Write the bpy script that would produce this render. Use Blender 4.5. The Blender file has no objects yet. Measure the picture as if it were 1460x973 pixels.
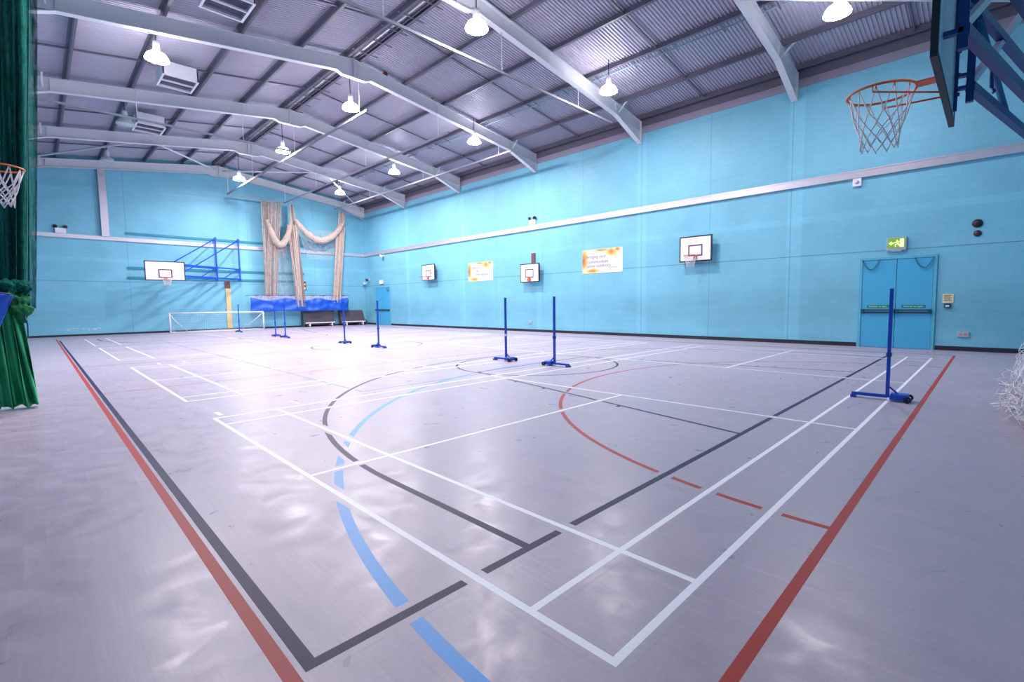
import bpy, math, random
from mathutils import Vector, Matrix, noise
random.seed(7)
C = bpy.context.scene.collection
PI = math.pi

# ------------------------------------------------------------------ materials
def lin(h):
    h = h.lstrip('#')
    o = []
    for i in (0, 2, 4):
        c = int(h[i:i+2], 16) / 255
        o.append(c/12.92 if c <= 0.04045 else ((c+0.055)/1.055)**2.4)
    return (*o, 1)

def new_mat(name):
    m = bpy.data.materials.new(name); m.use_nodes = True
    nt = m.node_tree
    return m, nt, nt.nodes['Principled BSDF']

def mat(name, col, rough=.5, metal=0, var=.08, scale=6, spec=.5, emit=None, estr=0, alpha=None, bump=0):
    m, nt, b = new_mat(name)
    c = lin(col) if isinstance(col, str) else (*col, 1)
    geo = nt.nodes.new('ShaderNodeNewGeometry')
    n = nt.nodes.new('ShaderNodeTexNoise'); n.inputs['Scale'].default_value = scale
    n.inputs['Detail'].default_value = 5
    nt.links.new(geo.outputs['Position'], n.inputs['Vector'])
    mx = nt.nodes.new('ShaderNodeMix'); mx.data_type = 'RGBA'
    mx.inputs[6].default_value = tuple(x*(1-var) for x in c[:3]) + (1,)
    mx.inputs[7].default_value = tuple(min(1, x*(1+var)) for x in c[:3]) + (1,)
    nt.links.new(n.outputs['Fac'], mx.inputs[0])
    nt.links.new(mx.outputs[2], b.inputs['Base Color'])
    b.inputs['Roughness'].default_value = rough
    b.inputs['Metallic'].default_value = metal
    b.inputs['Specular IOR Level'].default_value = spec
    if emit:
        b.inputs['Emission Color'].default_value = lin(emit) if isinstance(emit, str) else (*emit, 1)
        b.inputs['Emission Strength'].default_value = estr
    if alpha is not None:
        b.inputs['Alpha'].default_value = alpha
    if bump:
        bp = nt.nodes.new('ShaderNodeBump'); bp.inputs['Strength'].default_value = bump
        bp.inputs['Distance'].default_value = .01
        nt.links.new(n.outputs['Fac'], bp.inputs['Height'])
        nt.links.new(bp.outputs['Normal'], b.inputs['Normal'])
    return m

def math_node(nt, op, a, b=None, c=None):
    n = nt.nodes.new('ShaderNodeMath'); n.operation = op
    for i, v in enumerate((a, b, c)):
        if v is None: continue
        if isinstance(v, (int, float)): n.inputs[i].default_value = v
        else: nt.links.new(v, n.inputs[i])
    return n.outputs[0]

def wall_mat(name, axis, col, vjoints, hjoints, stripes, flecks=None):
    """painted blockwork: course bump, dark movement joints, slightly paler strips over the columns"""
    m, nt, b = new_mat(name)
    geo = nt.nodes.new('ShaderNodeNewGeometry')
    sep = nt.nodes.new('ShaderNodeSeparateXYZ'); nt.links.new(geo.outputs['Position'], sep.inputs[0])
    u = sep.outputs[axis]; z = sep.outputs[2]
    cmb = nt.nodes.new('ShaderNodeCombineXYZ'); nt.links.new(u, cmb.inputs[0]); nt.links.new(z, cmb.inputs[1])
    br = nt.nodes.new('ShaderNodeTexBrick'); nt.links.new(cmb.outputs[0], br.inputs['Vector'])
    br.inputs['Scale'].default_value = 1
    br.inputs['Brick Width'].default_value = .44; br.inputs['Row Height'].default_value = .215
    br.inputs['Mortar Size'].default_value = .007; br.inputs['Mortar Smooth'].default_value = .5
    c = lin(col)
    k = lambda f: tuple(min(1, x*f) for x in c[:3]) + (1,)
    br.inputs['Color1'].default_value = k(1.0); br.inputs['Color2'].default_value = k(.97); br.inputs['Mortar'].default_value = k(.9)
    no = nt.nodes.new('ShaderNodeTexNoise'); no.inputs['Scale'].default_value = .8; no.inputs['Detail'].default_value = 7
    nt.links.new(geo.outputs['Position'], no.inputs['Vector'])
    mr = nt.nodes.new('ShaderNodeMapRange'); nt.links.new(no.outputs['Fac'], mr.inputs[0])
    mr.inputs[1].default_value = .3; mr.inputs[2].default_value = .7; mr.inputs[3].default_value = .93; mr.inputs[4].default_value = 1.06
    f = mr.outputs[0]
    for v, w in vjoints:
        d = math_node(nt, 'ABSOLUTE', math_node(nt, 'SUBTRACT', u, v))
        f = math_node(nt, 'MULTIPLY', f, math_node(nt, 'SUBTRACT', 1, math_node(nt, 'MULTIPLY', math_node(nt, 'LESS_THAN', d, w), .32)))
    for v, w in hjoints:
        d = math_node(nt, 'ABSOLUTE', math_node(nt, 'SUBTRACT', z, v))
        f = math_node(nt, 'MULTIPLY', f, math_node(nt, 'SUBTRACT', 1, math_node(nt, 'MULTIPLY', math_node(nt, 'LESS_THAN', d, w), .5)))
    for v, w in stripes:
        d = math_node(nt, 'ABSOLUTE', math_node(nt, 'SUBTRACT', u, v))
        f = math_node(nt, 'MULTIPLY', f, math_node(nt, 'ADD', 1, math_node(nt, 'MULTIPLY', math_node(nt, 'LESS_THAN', d, w), .1)))
    # repainted course band
    d = math_node(nt, 'ABSOLUTE', math_node(nt, 'SUBTRACT', z, 3.98))
    f = math_node(nt, 'MULTIPLY', f, math_node(nt, 'ADD', 1, math_node(nt, 'MULTIPLY', math_node(nt, 'LESS_THAN', d, .11), .07)))
    # scuffed band at ball height
    no2 = nt.nodes.new('ShaderNodeTexNoise'); no2.inputs['Scale'].default_value = 1.0; no2.inputs['Detail'].default_value = 6
    mp2 = nt.nodes.new('ShaderNodeMapping'); mp2.inputs['Scale'].default_value = (.8, .8, 5); nt.links.new(geo.outputs['Position'], mp2.inputs[0]); nt.links.new(mp2.outputs[0], no2.inputs['Vector'])
    q = math_node(nt, 'SUBTRACT', 1, math_node(nt, 'POWER', math_node(nt, 'MINIMUM', math_node(nt, 'DIVIDE', math_node(nt, 'ABSOLUTE', math_node(nt, 'SUBTRACT', z, 1.15)), .75), 1), 2))
    f = math_node(nt, 'MULTIPLY', f, math_node(nt, 'SUBTRACT', 1, math_node(nt, 'MULTIPLY', q, math_node(nt, 'MULTIPLY', no2.outputs['Fac'], .22))))
    sc = nt.nodes.new('ShaderNodeVectorMath'); sc.operation = 'SCALE'
    nt.links.new(br.outputs['Color'], sc.inputs[0]); nt.links.new(f, sc.inputs['Scale'])
    out = sc.outputs[0]
    if flecks:
        (u0, u1, z0, z1) = flecks
        fl = nt.nodes.new('ShaderNodeTexNoise'); fl.inputs['Scale'].default_value = 7; fl.inputs['Detail'].default_value = 4
        nt.links.new(geo.outputs['Position'], fl.inputs['Vector'])
        g = math_node(nt, 'GREATER_THAN', fl.outputs['Fac'], .56)
        for s, lo, hi in ((u, u0, u1), (z, z0, z1)):
            g = math_node(nt, 'MULTIPLY', g, math_node(nt, 'GREATER_THAN', s, lo))
            g = math_node(nt, 'MULTIPLY', g, math_node(nt, 'LESS_THAN', s, hi))
        mx = nt.nodes.new('ShaderNodeMix'); mx.data_type = 'RGBA'
        nt.links.new(g, mx.inputs[0]); nt.links.new(out, mx.inputs[6]); mx.inputs[7].default_value = lin('#b8cdd2')
        out = mx.outputs[2]
    nt.links.new(out, b.inputs['Base Color'])
    b.inputs['Roughness'].default_value = .5
    b.inputs['Specular IOR Level'].default_value = .35
    bp = nt.nodes.new('ShaderNodeBump'); bp.inputs['Strength'].default_value = .35; bp.inputs['Distance'].default_value = .006
    nt.links.new(br.outputs['Fac'], bp.inputs['Height']); bp.invert = True
    nt.links.new(bp.outputs['Normal'], b.inputs['Normal'])
    return m

def floor_mat():
    m, nt, b = new_mat('vinyl_floor')
    geo = nt.nodes.new('ShaderNodeNewGeometry')
    def noise(s, d=6, dist=0):
        n = nt.nodes.new('ShaderNodeTexNoise'); n.inputs['Scale'].default_value = s; n.inputs['Detail'].default_value = d
        n.inputs['Distortion'].default_value = dist
        nt.links.new(geo.outputs['Position'], n.inputs['Vector']); return n.outputs['Fac']
    big, mid, fine, crackle = noise(.7, 4), noise(5, 8, .6), noise(60, 3), noise(16, 9, 1.2)
    def rng(s, a, c, lo, hi):
        r = nt.nodes.new('ShaderNodeMapRange'); nt.links.new(s, r.inputs[0])
        for i, v in enumerate((a, c, lo, hi)): r.inputs[i+1].default_value = v
        return r.outputs[0]
    f = math_node(nt, 'MULTIPLY', rng(big, .3, .7, .95, 1.05), rng(mid, .3, .7, .97, 1.03))
    f = math_node(nt, 'MULTIPLY', f, rng(fine, .3, .7, .96, 1.04))
    # scuffs: thin stretched streaks in two directions
    for rot, sx in ((.6, 1.2), (-.9, 1.0), (1.7, 1.4)):
        mp = nt.nodes.new('ShaderNodeMapping'); mp.inputs['Rotation'].default_value = (0, 0, rot)
        mp.inputs['Scale'].default_value = (sx, 40, 1)
        nt.links.new(geo.outputs['Position'], mp.inputs[0])
        n = nt.nodes.new('ShaderNodeTexNoise'); n.inputs['Scale'].default_value = 1.1; n.inputs['Detail'].default_value = 6
        nt.links.new(mp.outputs[0], n.inputs['Vector'])
        f = math_node(nt, 'MULTIPLY', f, rng(n.outputs['Fac'], .60, .76, 1, 1.14))
        f = math_node(nt, 'MULTIPLY', f, rng(n.outputs['Fac'], .24, .40, .90, 1))
    sc = nt.nodes.new('ShaderNodeVectorMath'); sc.operation = 'SCALE'
    sc.inputs[0].default_value = lin(FLOOR_COL)[:3]; nt.links.new(f, sc.inputs['Scale'])
    nt.links.new(sc.outputs[0], b.inputs['Base Color'])
    nt.links.new(rng(mid, .3, .7, .27, .46), b.inputs['Roughness'])
    b.inputs['Specular IOR Level'].default_value = .55
    bp = nt.nodes.new('ShaderNodeBump'); bp.inputs['Strength'].default_value = .13; bp.inputs['Distance'].default_value = .004
    nt.links.new(crackle, bp.inputs['Height']); nt.links.new(bp.outputs['Normal'], b.inputs['Normal'])
    return m

def net_mat(name, col, alpha, sx=18, sz=3):
    """fine netting cloth: partly see-through, with strands running down it"""
    m, nt, b = new_mat(name)
    geo = nt.nodes.new('ShaderNodeNewGeometry')
    mp = nt.nodes.new('ShaderNodeMapping'); mp.inputs['Scale'].default_value = (sx, sx, sz)
    nt.links.new(geo.outputs['Position'], mp.inputs[0])
    n = nt.nodes.new('ShaderNodeTexNoise'); n.inputs['Scale'].default_value = 1.5; n.inputs['Detail'].default_value = 4
    nt.links.new(mp.outputs[0], n.inputs['Vector'])
    r = nt.nodes.new('ShaderNodeMapRange'); nt.links.new(n.outputs['Fac'], r.inputs[0])
    r.inputs[1].default_value = .35; r.inputs[2].default_value = .65; r.inputs[3].default_value = max(0, alpha-.18); r.inputs[4].default_value = min(1, alpha+.18)
    nt.links.new(r.outputs[0], b.inputs['Alpha'])
    c = lin(col)
    mx = nt.nodes.new('ShaderNodeMix'); mx.data_type = 'RGBA'
    mx.inputs[6].default_value = tuple(x*.75 for x in c[:3]) + (1,); mx.inputs[7].default_value = tuple(min(1, x*1.2) for x in c[:3]) + (1,)
    nt.links.new(n.outputs['Fac'], mx.inputs[0]); nt.links.new(mx.outputs[2], b.inputs['Base Color'])
    b.inputs['Roughness'].default_value = .9; b.inputs['Specular IOR Level'].default_value = .1
    return m

FLOOR_COL = '#afa3b0'
WALL = '#7ac0d6'
M = {}
M['floor'] = floor_mat()
M['paint_white'] = mat('line_white', '#fbfafb', .45, var=.02)
M['paint_navy'] = mat('line_navy', '#262348', .5, var=.06, spec=.25)
M['paint_teal'] = mat('line_slate', '#6d8290', .45, var=.06)
M['paint_red'] = mat('line_red', '#b03830', .5, var=.06, spec=.3)
M['paint_blue'] = mat('line_blue', '#3f9fe6', .45, var=.06)
M['steel'] = mat('painted_steel', '#d6d8de', .45, var=.04)
M['steel_dark'] = mat('dark_steel', '#6a6776', .45, var=.08)
M['sheet'] = mat('roof_sheet', '#b4b2c4', .42, metal=.0, var=.05, scale=2)
M['eaves'] = mat('eaves_flashing', '#958c9e', .5, var=.12, scale=1.5)
M['galv'] = mat('galvanised', '#c9c6d0', .35, metal=.5, var=.06)
M['black'] = mat('black_plastic', '#1d1f26', .5, var=.1)
M['skirting'] = mat('skirting_black', '#232433', .5, var=.1)
M['royal'] = mat('royal_blue_paint', '#1648bc', .35, var=.06)
M['navy_steel'] = mat('deep_blue_paint', '#123a7c', .4, var=.08)
M['steel_blue'] = mat('mid_blue_paint', '#2a6f9e', .4, var=.08)
M['white'] = mat('white_paint', '#eceaf0', .45, var=.03)
M['board_white'] = mat('board_white', '#f3eef3', .4, var=.02)
M['orange'] = mat('orange_rim', '#d2602c', .4, var=.08)
M['cord'] = mat('net_cord', '#e4dfe4', .8, var=.1, scale=30)
M['door'] = mat('door_paint', '#4aaed8', .42, var=.05)
M['doorframe'] = mat('door_frame_paint', '#5cb4cd', .42, var=.05)
M['green_metal'] = mat('panic_bar_metal', '#56727c', .35, metal=.4)
M['dark_teal'] = mat('dark_teal_metal', '#1f5161', .4, metal=.2)
M['sign_green'] = mat('sign_green', '#1d8a68', .5)
M['exit_green'] = mat('exit_sign_green', '#5f9a2c', .5, emit='#7fb53a', estr=.12)
M['exit_glow'] = mat('exit_sign_glow', '#eef29a', .5, emit='#f0f5a0', estr=.3)
M['wood'] = mat('pale_timber', '#d8c08a', .6, var=.2, scale=4)
M['wood_dark'] = mat('dark_timber', '#6d4650', .6, var=.15, scale=4)
M['teal_rail'] = mat('teal_rail_paint', '#2f93ad', .45, var=.05)
M['mat_vinyl'] = mat('mat_vinyl', '#4d4450', .55, var=.15, scale=3)
M['net_white'] = mat('heaped_net_cord', '#f6f2f8', .8, var=.05, scale=30)
M['mat_side'] = mat('mat_side_vinyl', '#37505f', .55, var=.1)
M['tarp'] = mat('blue_tarpaulin', '#0f55c6', .4, var=.12, scale=3)
M['green_cloth'] = mat('green_cloth', '#45b781', .8, var=.25, scale=5, spec=.2)
M['beige_net'] = net_mat('beige_netting', '#c2b1a8', .74)
M['beige_roll'] = net_mat('beige_netting_gathered', '#c8b7ac', .95)
M['beige_thin'] = net_mat('beige_netting_single', '#cdc5c6', .16)
M['teal_net'] = net_mat('green_netting', '#1a6a60', .80)
M['green_roll'] = net_mat('green_netting_gathered', '#2f7a4c', 1.0, 30, 30)
M['lamp_glass'] = mat('prismatic_glass', '#cfdadb', .15, var=.05, alpha=.75)
M['lamp_glass_lit'] = mat('prismatic_glass_lit', '#ffffff', .3, emit='#fff6fb', estr=13)
for k_, e_ in (('lens_dimmed_near', 70), ('lens_dimmed_mid', 125), ('lens', 205)): M[k_] = mat('lit_'+k_, '#ffffff', .3, emit='#fff4fa', estr=e_)  # lamps towards the camera dimmed on purpose, imitating vignette falloff at that end
M['gear'] = mat('lamp_gear', '#d5d2da', .4)
M['red_ball'] = mat('red_ball', '#8c3a34', .6)
M['red_bell'] = mat('bell_red', '#4a1f33', .4)
M['poster_white'] = mat('poster_white', '#f3efee', .5, var=.02)
M['ink'] = mat('poster_ink', '#4c4468', .6)
M['chain'] = mat('chain_metal', '#4a7286', .4, metal=.5)
M['grille'] = mat('grille_grey', '#8d8a9c', .5)
M['notice'] = mat('notice_cream', '#e6dcae', .6, var=.1, scale=20)
M['gold'] = mat('shuttle_yellow', '#b9963a', .6)

def poster_art():
    m, nt, b = new_mat('poster_splash')
    tc = nt.nodes.new('ShaderNodeTexCoord')
    sep = nt.nodes.new('ShaderNodeSeparateXYZ'); nt.links.new(tc.outputs['Object'], sep.inputs[0])
    u, v = sep.outputs[0], sep.outputs[2]          # poster local metres
    n = nt.nodes.new('ShaderNodeTexNoise'); n.inputs['Scale'].default_value = 2.2; n.inputs['Detail'].default_value = 5
    nt.links.new(tc.outputs['Object'], n.inputs['Vector'])
    nn = math_node(nt, 'MULTIPLY', math_node(nt, 'SUBTRACT', n.outputs['Fac'], .5), 1.1)
    def blob(cx, cz, rx, rz):
        a = math_node(nt, 'POWER', math_node(nt, 'DIVIDE', math_node(nt, 'SUBTRACT', u, cx), rx), 2)
        c = math_node(nt, 'POWER', math_node(nt, 'DIVIDE', math_node(nt, 'SUBTRACT', v, cz), rz), 2)
        return math_node(nt, 'SUBTRACT', math_node(nt, 'ADD', 1, nn), math_node(nt, 'SQRT', math_node(nt, 'ADD', a, c)))
    g = blob(-.98, .05, .33, .8)
    for bb in ((.5, .36, .40, .26), (.8, .46, .25, .15), (-.05, .47, .6, .08), (-.55, -.42, .48, .16)):
        g = math_node(nt, 'MAXIMUM', g, blob(*bb))
    r = nt.nodes.new('ShaderNodeValToRGB'); nt.links.new(g, r.inputs[0])
    e = r.color_ramp.elements
    e[0].position = 0; e[0].color = lin('#f6f0ee'); e[1].position = 1.0; e[1].color = lin('#a8604c')
    for p, c in ((.15, '#f8ead0'), (.4, '#f4cf8a'), (.7, '#e39a4e')):
        x = e.new(p); x.color = lin(c)
    nt.links.new(r.outputs[0], b.inputs['Base Color']); b.inputs['Roughness'].default_value = .5
    return m
M['poster'] = poster_art()

# ------------------------------------------------------------------ mesh builder
class MB:
    def __init__(s): s.v = []; s.f = []; s.m = []; s.sm = []
    def face(s, idx, m=0, smooth=False): s.f.append(idx); s.m.append(m); s.sm.append(smooth)
    def add(s, vs, fs, m=0, smooth=False):
        o = len(s.v); s.v += [tuple(p) for p in vs]
        for f in fs: s.face([i+o for i in f], m, smooth)
        return s
    def box(s, x0, x1, y0, y1, z0, z1, m=0, c=0):
        """box; c>0 chamfers the four vertical and top edges a little"""
        if c:
            pts = []
            for z, k in ((z0, 0), (z1-c, 0), (z1, c)):
                pts += [(x0+c+k*.6, y0+k, z), (x1-c-k*.6, y0+k, z), (x1-k, y0+c+k*.6, z), (x1-k, y1-c-k*.6, z),
                        (x1-c-k*.6, y1-k, z), (x0+c+k*.6, y1-k, z), (x0+k, y1-c-k*.6, z), (x0+k, y0+c+k*.6, z)]
            fs = [list(range(7, -1, -1)), list(range(16, 24))]
            for r in (0, 8):
                for i in range(8): fs.append([r+i, r+(i+1) % 8, r+8+(i+1) % 8, r+8+i])
            return s.add(pts, fs, m)
        p = [(x, y, z) for z in (z0, z1) for y in (y0, y1) for x in (x0, x1)]
        return s.add(p, [(0, 2, 3, 1), (4, 5, 7, 6), (0, 1, 5, 4), (2, 6, 7, 3), (0, 4, 6, 2), (1, 3, 7, 5)], m)
    def bar(s, a, b, w, h, m=0, up=(0, 0, 1)):
        """rectangular bar from a to b, w across and h along 'up'"""
        a, b = Vector(a), Vector(b); d = (b-a).normalized(); up = Vector(up)
        if abs(d.dot(up)) > .98: up = Vector((1, 0, 0))
        x = d.cross(up).normalized(); y = x.cross(d)
        p = []
        for q in (a, b):
            for i, j in ((-1, -1), (1, -1), (1, 1), (-1, 1)): p.append(q + x*(i*w/2) + y*(j*h/2))
        return s.add(p, [(0, 1, 2, 3), (7, 6, 5, 4), (0, 4, 5, 1), (1, 5, 6, 2), (2, 6, 7, 3), (3, 7, 4, 0)], m)
    def tube(s, pts, r, n=8, m=0, closed=False, cap=True):
        pts = [Vector(p) for p in pts]; k = len(pts); o = len(s.v)
        rs = r if isinstance(r, (list, tuple)) else [r]*k
        prev = None
        for i, p in enumerate(pts):
            if closed: t = pts[(i+1) % k]-pts[i-1]
            else: t = pts[min(i+1, k-1)]-pts[max(i-1, 0)]
            t.normalize()
            if prev is None:
                u = Vector((0, 0, 1)) if abs(t.z) < .9 else Vector((1, 0, 0))
                x = t.cross(u).normalized()
            else:
                x = prev - t*prev.dot(t)
                x = x.normalized() if x.length > 1e-6 else t.orthogonal().normalized()
            prev = x; y = t.cross(x)
            for j in range(n):
                a = 2*PI*j/n
                s.v.append(tuple(p + (x*math.cos(a)+y*math.sin(a))*rs[i]))
        for i in range(k if closed else k-1):
            for j in range(n):
                a = o+i*n+j; b = o+i*n+(j+1) % n
                i2 = (i+1) % k
                s.face([a, b, o+i2*n+(j+1) % n, o+i2*n+j], m, True)
        if cap and not closed:
            s.face([o+j for j in range(n)][::-1], m); s.face([o+(k-1)*n+j for j in range(n)], m)
        return s
    def lathe(s, prof, c, n=24, m=0, smooth=True):
        """profile [(r, z)] about the vertical through c"""
        o = len(s.v)
        for r, z in prof:
            for j in range(n):
                a = 2*PI*j/n; s.v.append((c[0]+r*math.cos(a), c[1]+r*math.sin(a), c[2]+z))
        for i in range(len(prof)-1):
            for j in range(n): s.face([o+i*n+j, o+i*n+(j+1) % n, o+(i+1)*n+(j+1) % n, o+(i+1)*n+j], m, smooth)
        return s
    def disc(s, c, r, n=24, m=0, flip=False):
        vs = [(c[0]+r*math.cos(2*PI*j/n), c[1]+r*math.sin(2*PI*j/n), c[2]) for j in range(n)]
        return s.add(vs, [list(range(n))[::-1] if flip else list(range(n))], m)
    def sphere(s, c, r, n=14, m=0, sz=1):
        prof = [(max(1e-4, r*math.sin(PI*i/n)), -r*sz*math.cos(PI*i/n)) for i in range(n+1)]
        return s.lathe(prof, c, n*2, m)
    def grid(s, rows, m=0, smooth=True):
        nu = len(rows[0]); o = len(s.v)
        for r in rows: s.v += [tuple(p) for p in r]
        for i in range(len(rows)-1):
            for j in range(nu-1): s.face([o+i*nu+j, o+i*nu+j+1, o+(i+1)*nu+j+1, o+(i+1)*nu+j], m, smooth)
        return s
    def prism(s, outline, axis, a, b, m=0):
        """outline [(p,q)] in the plane across 'axis' (0:x -> (y,z), 1:y -> (x,z)), extruded a..b"""
        n = len(outline)
        mk = (lambda p, q, t: (t, p, q)) if axis == 0 else (lambda p, q, t: (p, t, q))
        vs = [mk(p, q, t) for t in (a, b) for p, q in outline]
        fs = [list(range(n))[::-1], list(range(n, 2*n))] + [[i, (i+1) % n, n+(i+1) % n, n+i] for i in range(n)]
        return s.add(vs, fs, m)
    def build(s, name, mats, parent=None, origin=None, solid=0):
        me = bpy.data.meshes.new(name)
        org = Vector(origin) if origin else Vector((0, 0, 0))
        pw = Vector(parent['_w']) if parent is not None and '_w' in parent else Vector((0, 0, 0))
        sub = org if parent is None else pw
        me.from_pydata([tuple(Vector(p)-sub) for p in s.v], [], s.f)
        for x in (mats if isinstance(mats, (list, tuple)) else [mats]): me.materials.append(x)
        me.polygons.foreach_set('material_index', s.m); me.polygons.foreach_set('use_smooth', s.sm)
        me.update()
        o = bpy.data.objects.new(name, me); C.objects.link(o)
        if parent is None: o.location = org; o['_w'] = tuple(org)
        else: o.parent = parent; o['_w'] = tuple(pw)
        if solid:
            md = o.modifiers.new('thickness', 'SOLIDIFY'); md.thickness = solid; md.offset = 0
        return o

def tag(o, label, cat, group=None, kind=None):
    o['label'] = label; o['category'] = cat
    if group: o['group'] = group
    if kind: o['kind'] = kind
    return o
def thing(name, loc, label, cat, group=None):
    o = bpy.data.objects.new(name, None); C.objects.link(o); o.empty_display_size = .1
    o.location = loc; o['_w'] = tuple(loc)
    return tag(o, label, cat, group)
def struct(o, kind='structure'): o['kind'] = kind; return o
def copy_tree(o, loc, label, parent=None):
    c = o.copy(); C.objects.link(c)
    if parent is None:
        c.location = loc; c['label'] = label; c['_w'] = tuple(loc)
    else: c.parent = parent
    for ch in [x for x in bpy.data.objects if x.parent == o]: copy_tree(ch, None, None, c)
    return c

# ------------------------------------------------------------------ hall dimensions (metres)
XN, XF = 1.78, -32.97        # end walls (beside the camera / far)
YR, YL = 15.885, -2.48       # side walls
YC = 6.70                    # ridge
RT, SL = 9.90, .139          # top of rafters at the ridge, roof slope
SH = RT + .19                # underside of roof sheets at the ridge
FX = [-3.884, -9.535, -15.323, -21.314, -27.178, -32.80]
rz = lambda y: RT - SL*abs(y-YC)

# ------------------------------------------------------------------ floor with its painted lines
b = MB()
b.add([(XF, YL, 0), (XN, YL, 0), (XN, YR, 0), (XF, YR, 0)], [(0, 1, 2, 3)], 0)
b.add([(XF, YL, -.12), (XN, YL, -.12), (XN, YR, -.12), (XF, YR, -.12)], [(3, 2, 1, 0)], 0)
LAY = {'slate': (3, .00006), 'red': (4, .00014), 'blue': (5, .00022), 'navy': (2, .00038), 'white': (1, .00054)}
BORD = {'navy': .00030, 'white': .00046}      # bare floor left each side of a line where it crosses others
NS = [0]
def lift(): NS[0] += 1; return NS[0]*.0000005
def strip(p, q, w, col, gap=.045):
    p, q = Vector((*p, 0)), Vector((*q, 0)); d = (q-p).normalized(); n = Vector((-d.y, d.x, 0))
    mi, z = LAY[col]; e = lift()
    for ww, zz, mm in ([(w+2*gap, BORD[col]+e, 0)] if col in BORD else []) + [(w, z+e, mi)]:
        b.add([p+n*ww/2+Vector((0, 0, zz)), p-n*ww/2+Vector((0, 0, zz)), q-n*ww/2+Vector((0, 0, zz)), q+n*ww/2+Vector((0, 0, zz))], [(0, 1, 2, 3)], mm)
def arc(c, r, a0, a1, w, col, n=72, gap=.045):
    mi, z = LAY[col]; e = lift()
    for ww, zz, mm in ([(w+2*gap, BORD[col]+e, 0)] if col in BORD else []) + [(w, z+e, mi)]:
        rows = []
        for i in range(n+1):
            a = math.radians(a0+(a1-a0)*i/n)
            rows.append([(c[0]+rr*math.cos(a), c[1]+rr*math.sin(a), zz) for rr in (r-ww/2, r+ww/2)])
        b.grid(rows, mm, False)
def rect(x0, x1, y0, y1, w, col):
    h = w/2
    strip((x0-h, y0), (x1+h, y0), w, col); strip((x0-h, y1), (x1+h, y1), w, col)
    strip((x0, y0), (x0, y1), w, col); strip((x1, y0), (x1, y1), w, col)
# four badminton courts
for x1, x0 in ((0, -6.1), (-7.66, -13.74), (-15.93, -22.0), (-23.35, -29.42)):
    w = .04; h = .02
    rect(x0+h, x1-h, h, 13.4-h, w, 'white')
    for xx in (x0+.46+h, x1-.46-h): strip((xx, h), (xx, 13.4-h), w, 'white')
    for yy in (.76+h-.02, 13.4-.76): strip((x0+h, yy), (x1-h, yy), w, 'white')
    for yy in (6.7-1.98-h, 6.7+1.98+h): strip((x0+h, yy), (x1-h, yy), w, 'white')
    xm = (x0+x1)/2
    strip((xm, h), (xm, 4.7), w, 'white'); strip((xm, 8.7), (xm, 13.4-h), w, 'white')
for x, y in ((-6.36, .13), (-6.36, 1.1), (-14.2, .62), (-14.2, 1.15)): strip((x-.13, y), (x+.13, y), .05, 'white', 0)
# basketball court
BX0, BX1, BY0, BY1 = -28.88, -.885, -.815, 14.15
strip((BX0-.0275, BY0), (BX1+.0275, BY0), .055, 'navy', .012); strip((BX0-.0275, BY1), (BX1+.0275, BY1), .055, 'navy')
strip((BX0, BY0), (BX0, BY1), .055, 'navy'); strip((BX1, BY0), (BX1, BY1), .055, 'navy')
strip((-14.88, BY0), (-14.88, BY1), .05, 'slate')
arc((-14.88, 6.67), 1.85, 0, 360, .05, 'navy')
for s, xb in ((-1, BX1), (1, BX0)):
    xf = xb+s*5.8
    strip((xb, 3.68), (xf, 4.87), .05, 'navy'); strip((xb, 9.66), (xf, 8.47), .05, 'navy')
    strip((xf, 4.87), (xf, 8.47), .05, 'navy')
    arc((xf, 6.67), 1.87, 0, 360, .05, 'navy')
    hx = xb+s*1.575
    strip((xb, .43), (hx, .43), .055, 'navy'); strip((xb, 12.91), (hx, 12.91), .055, 'navy')
    if s < 0: arc((hx, 6.67), 6.24, 90, 270, .055, 'navy')
    else: arc((hx, 6.67), 6.24, -90, 90, .055, 'navy')
    for k, wd in ((1.75, .06), (2.6, .3), (3.45, .06), (4.3, .06)):
        for sy in (-1, 1):
            y = 6.67+sy*(2.99-(1.19)*k/5.8)
            strip((xb+s*(k-wd/2), y+sy*.05), (xb+s*(k+wd/2), y+sy*.05), .09, 'slate' if wd > .1 else 'navy')
# volleyball court
rect(-24.3, -6.42, 2.18, 11.2, .045, 'slate')
# netball court
rect(-30.2, .345, -.893, 14.35, .056, 'red')
arc((.345, 6.67), 4.8, 90, 270, .05, 'red'); arc((-30.2, 6.67), 4.8, -90, 90, .05, 'red')
strip((-9.6, -.885), (-9.6, 14.35), .04, 'red'); strip((-14.7, -.885), (-14.7, 14.35), .03, 'red'); strip((-20.2, -.885), (-20.2, 14.35), .04, 'red')
# blue goal area
arc((-.06, 6.34), 6.76, 168, 271, .07, 'blue')
floor = b.build('floor', [M['floor'], M['paint_white'], M['paint_navy'], M['paint_teal'], M['paint_red'], M['paint_blue']])
struct(floor)

# ------------------------------------------------------------------ walls
M['wall_r'] = wall_mat('wall_paint_side', 0, WALL, [(x, .012) for x in (-15.40, -21.3, -9.44, -27.3, -3.9)] + [(x, .008) for x in (-12.4, -6.6, -18.3)],
                       [(2.84, .012)], [(x+.1, .22) for x in FX])
M['wall_f'] = wall_mat('wall_paint_end', 1, WALL, [(2.2, .010), (8.1, .010), (12.2, .010)], [(2.84, .012)], [(7.9, .25)], flecks=(-.6, 1.1, .28, .42))
M['wall_dark'] = wall_mat('wall_paint_darkened', 1, '#5aa5bd', [], [(2.84, .012)], [])  # unseen walls: hall colour darkened to cut bounce light near the camera
WT = 8.16
b = MB(); b.box(XF-.2, XN+.2, YR, YR+.22, -.1, WT); struct(b.build('wall_right', M['wall_r']))
b = MB(); b.box(XF-.2, XN+.2, YL-.22, YL, -.1, WT); struct(b.build('wall_left', M['wall_dark']))
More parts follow.
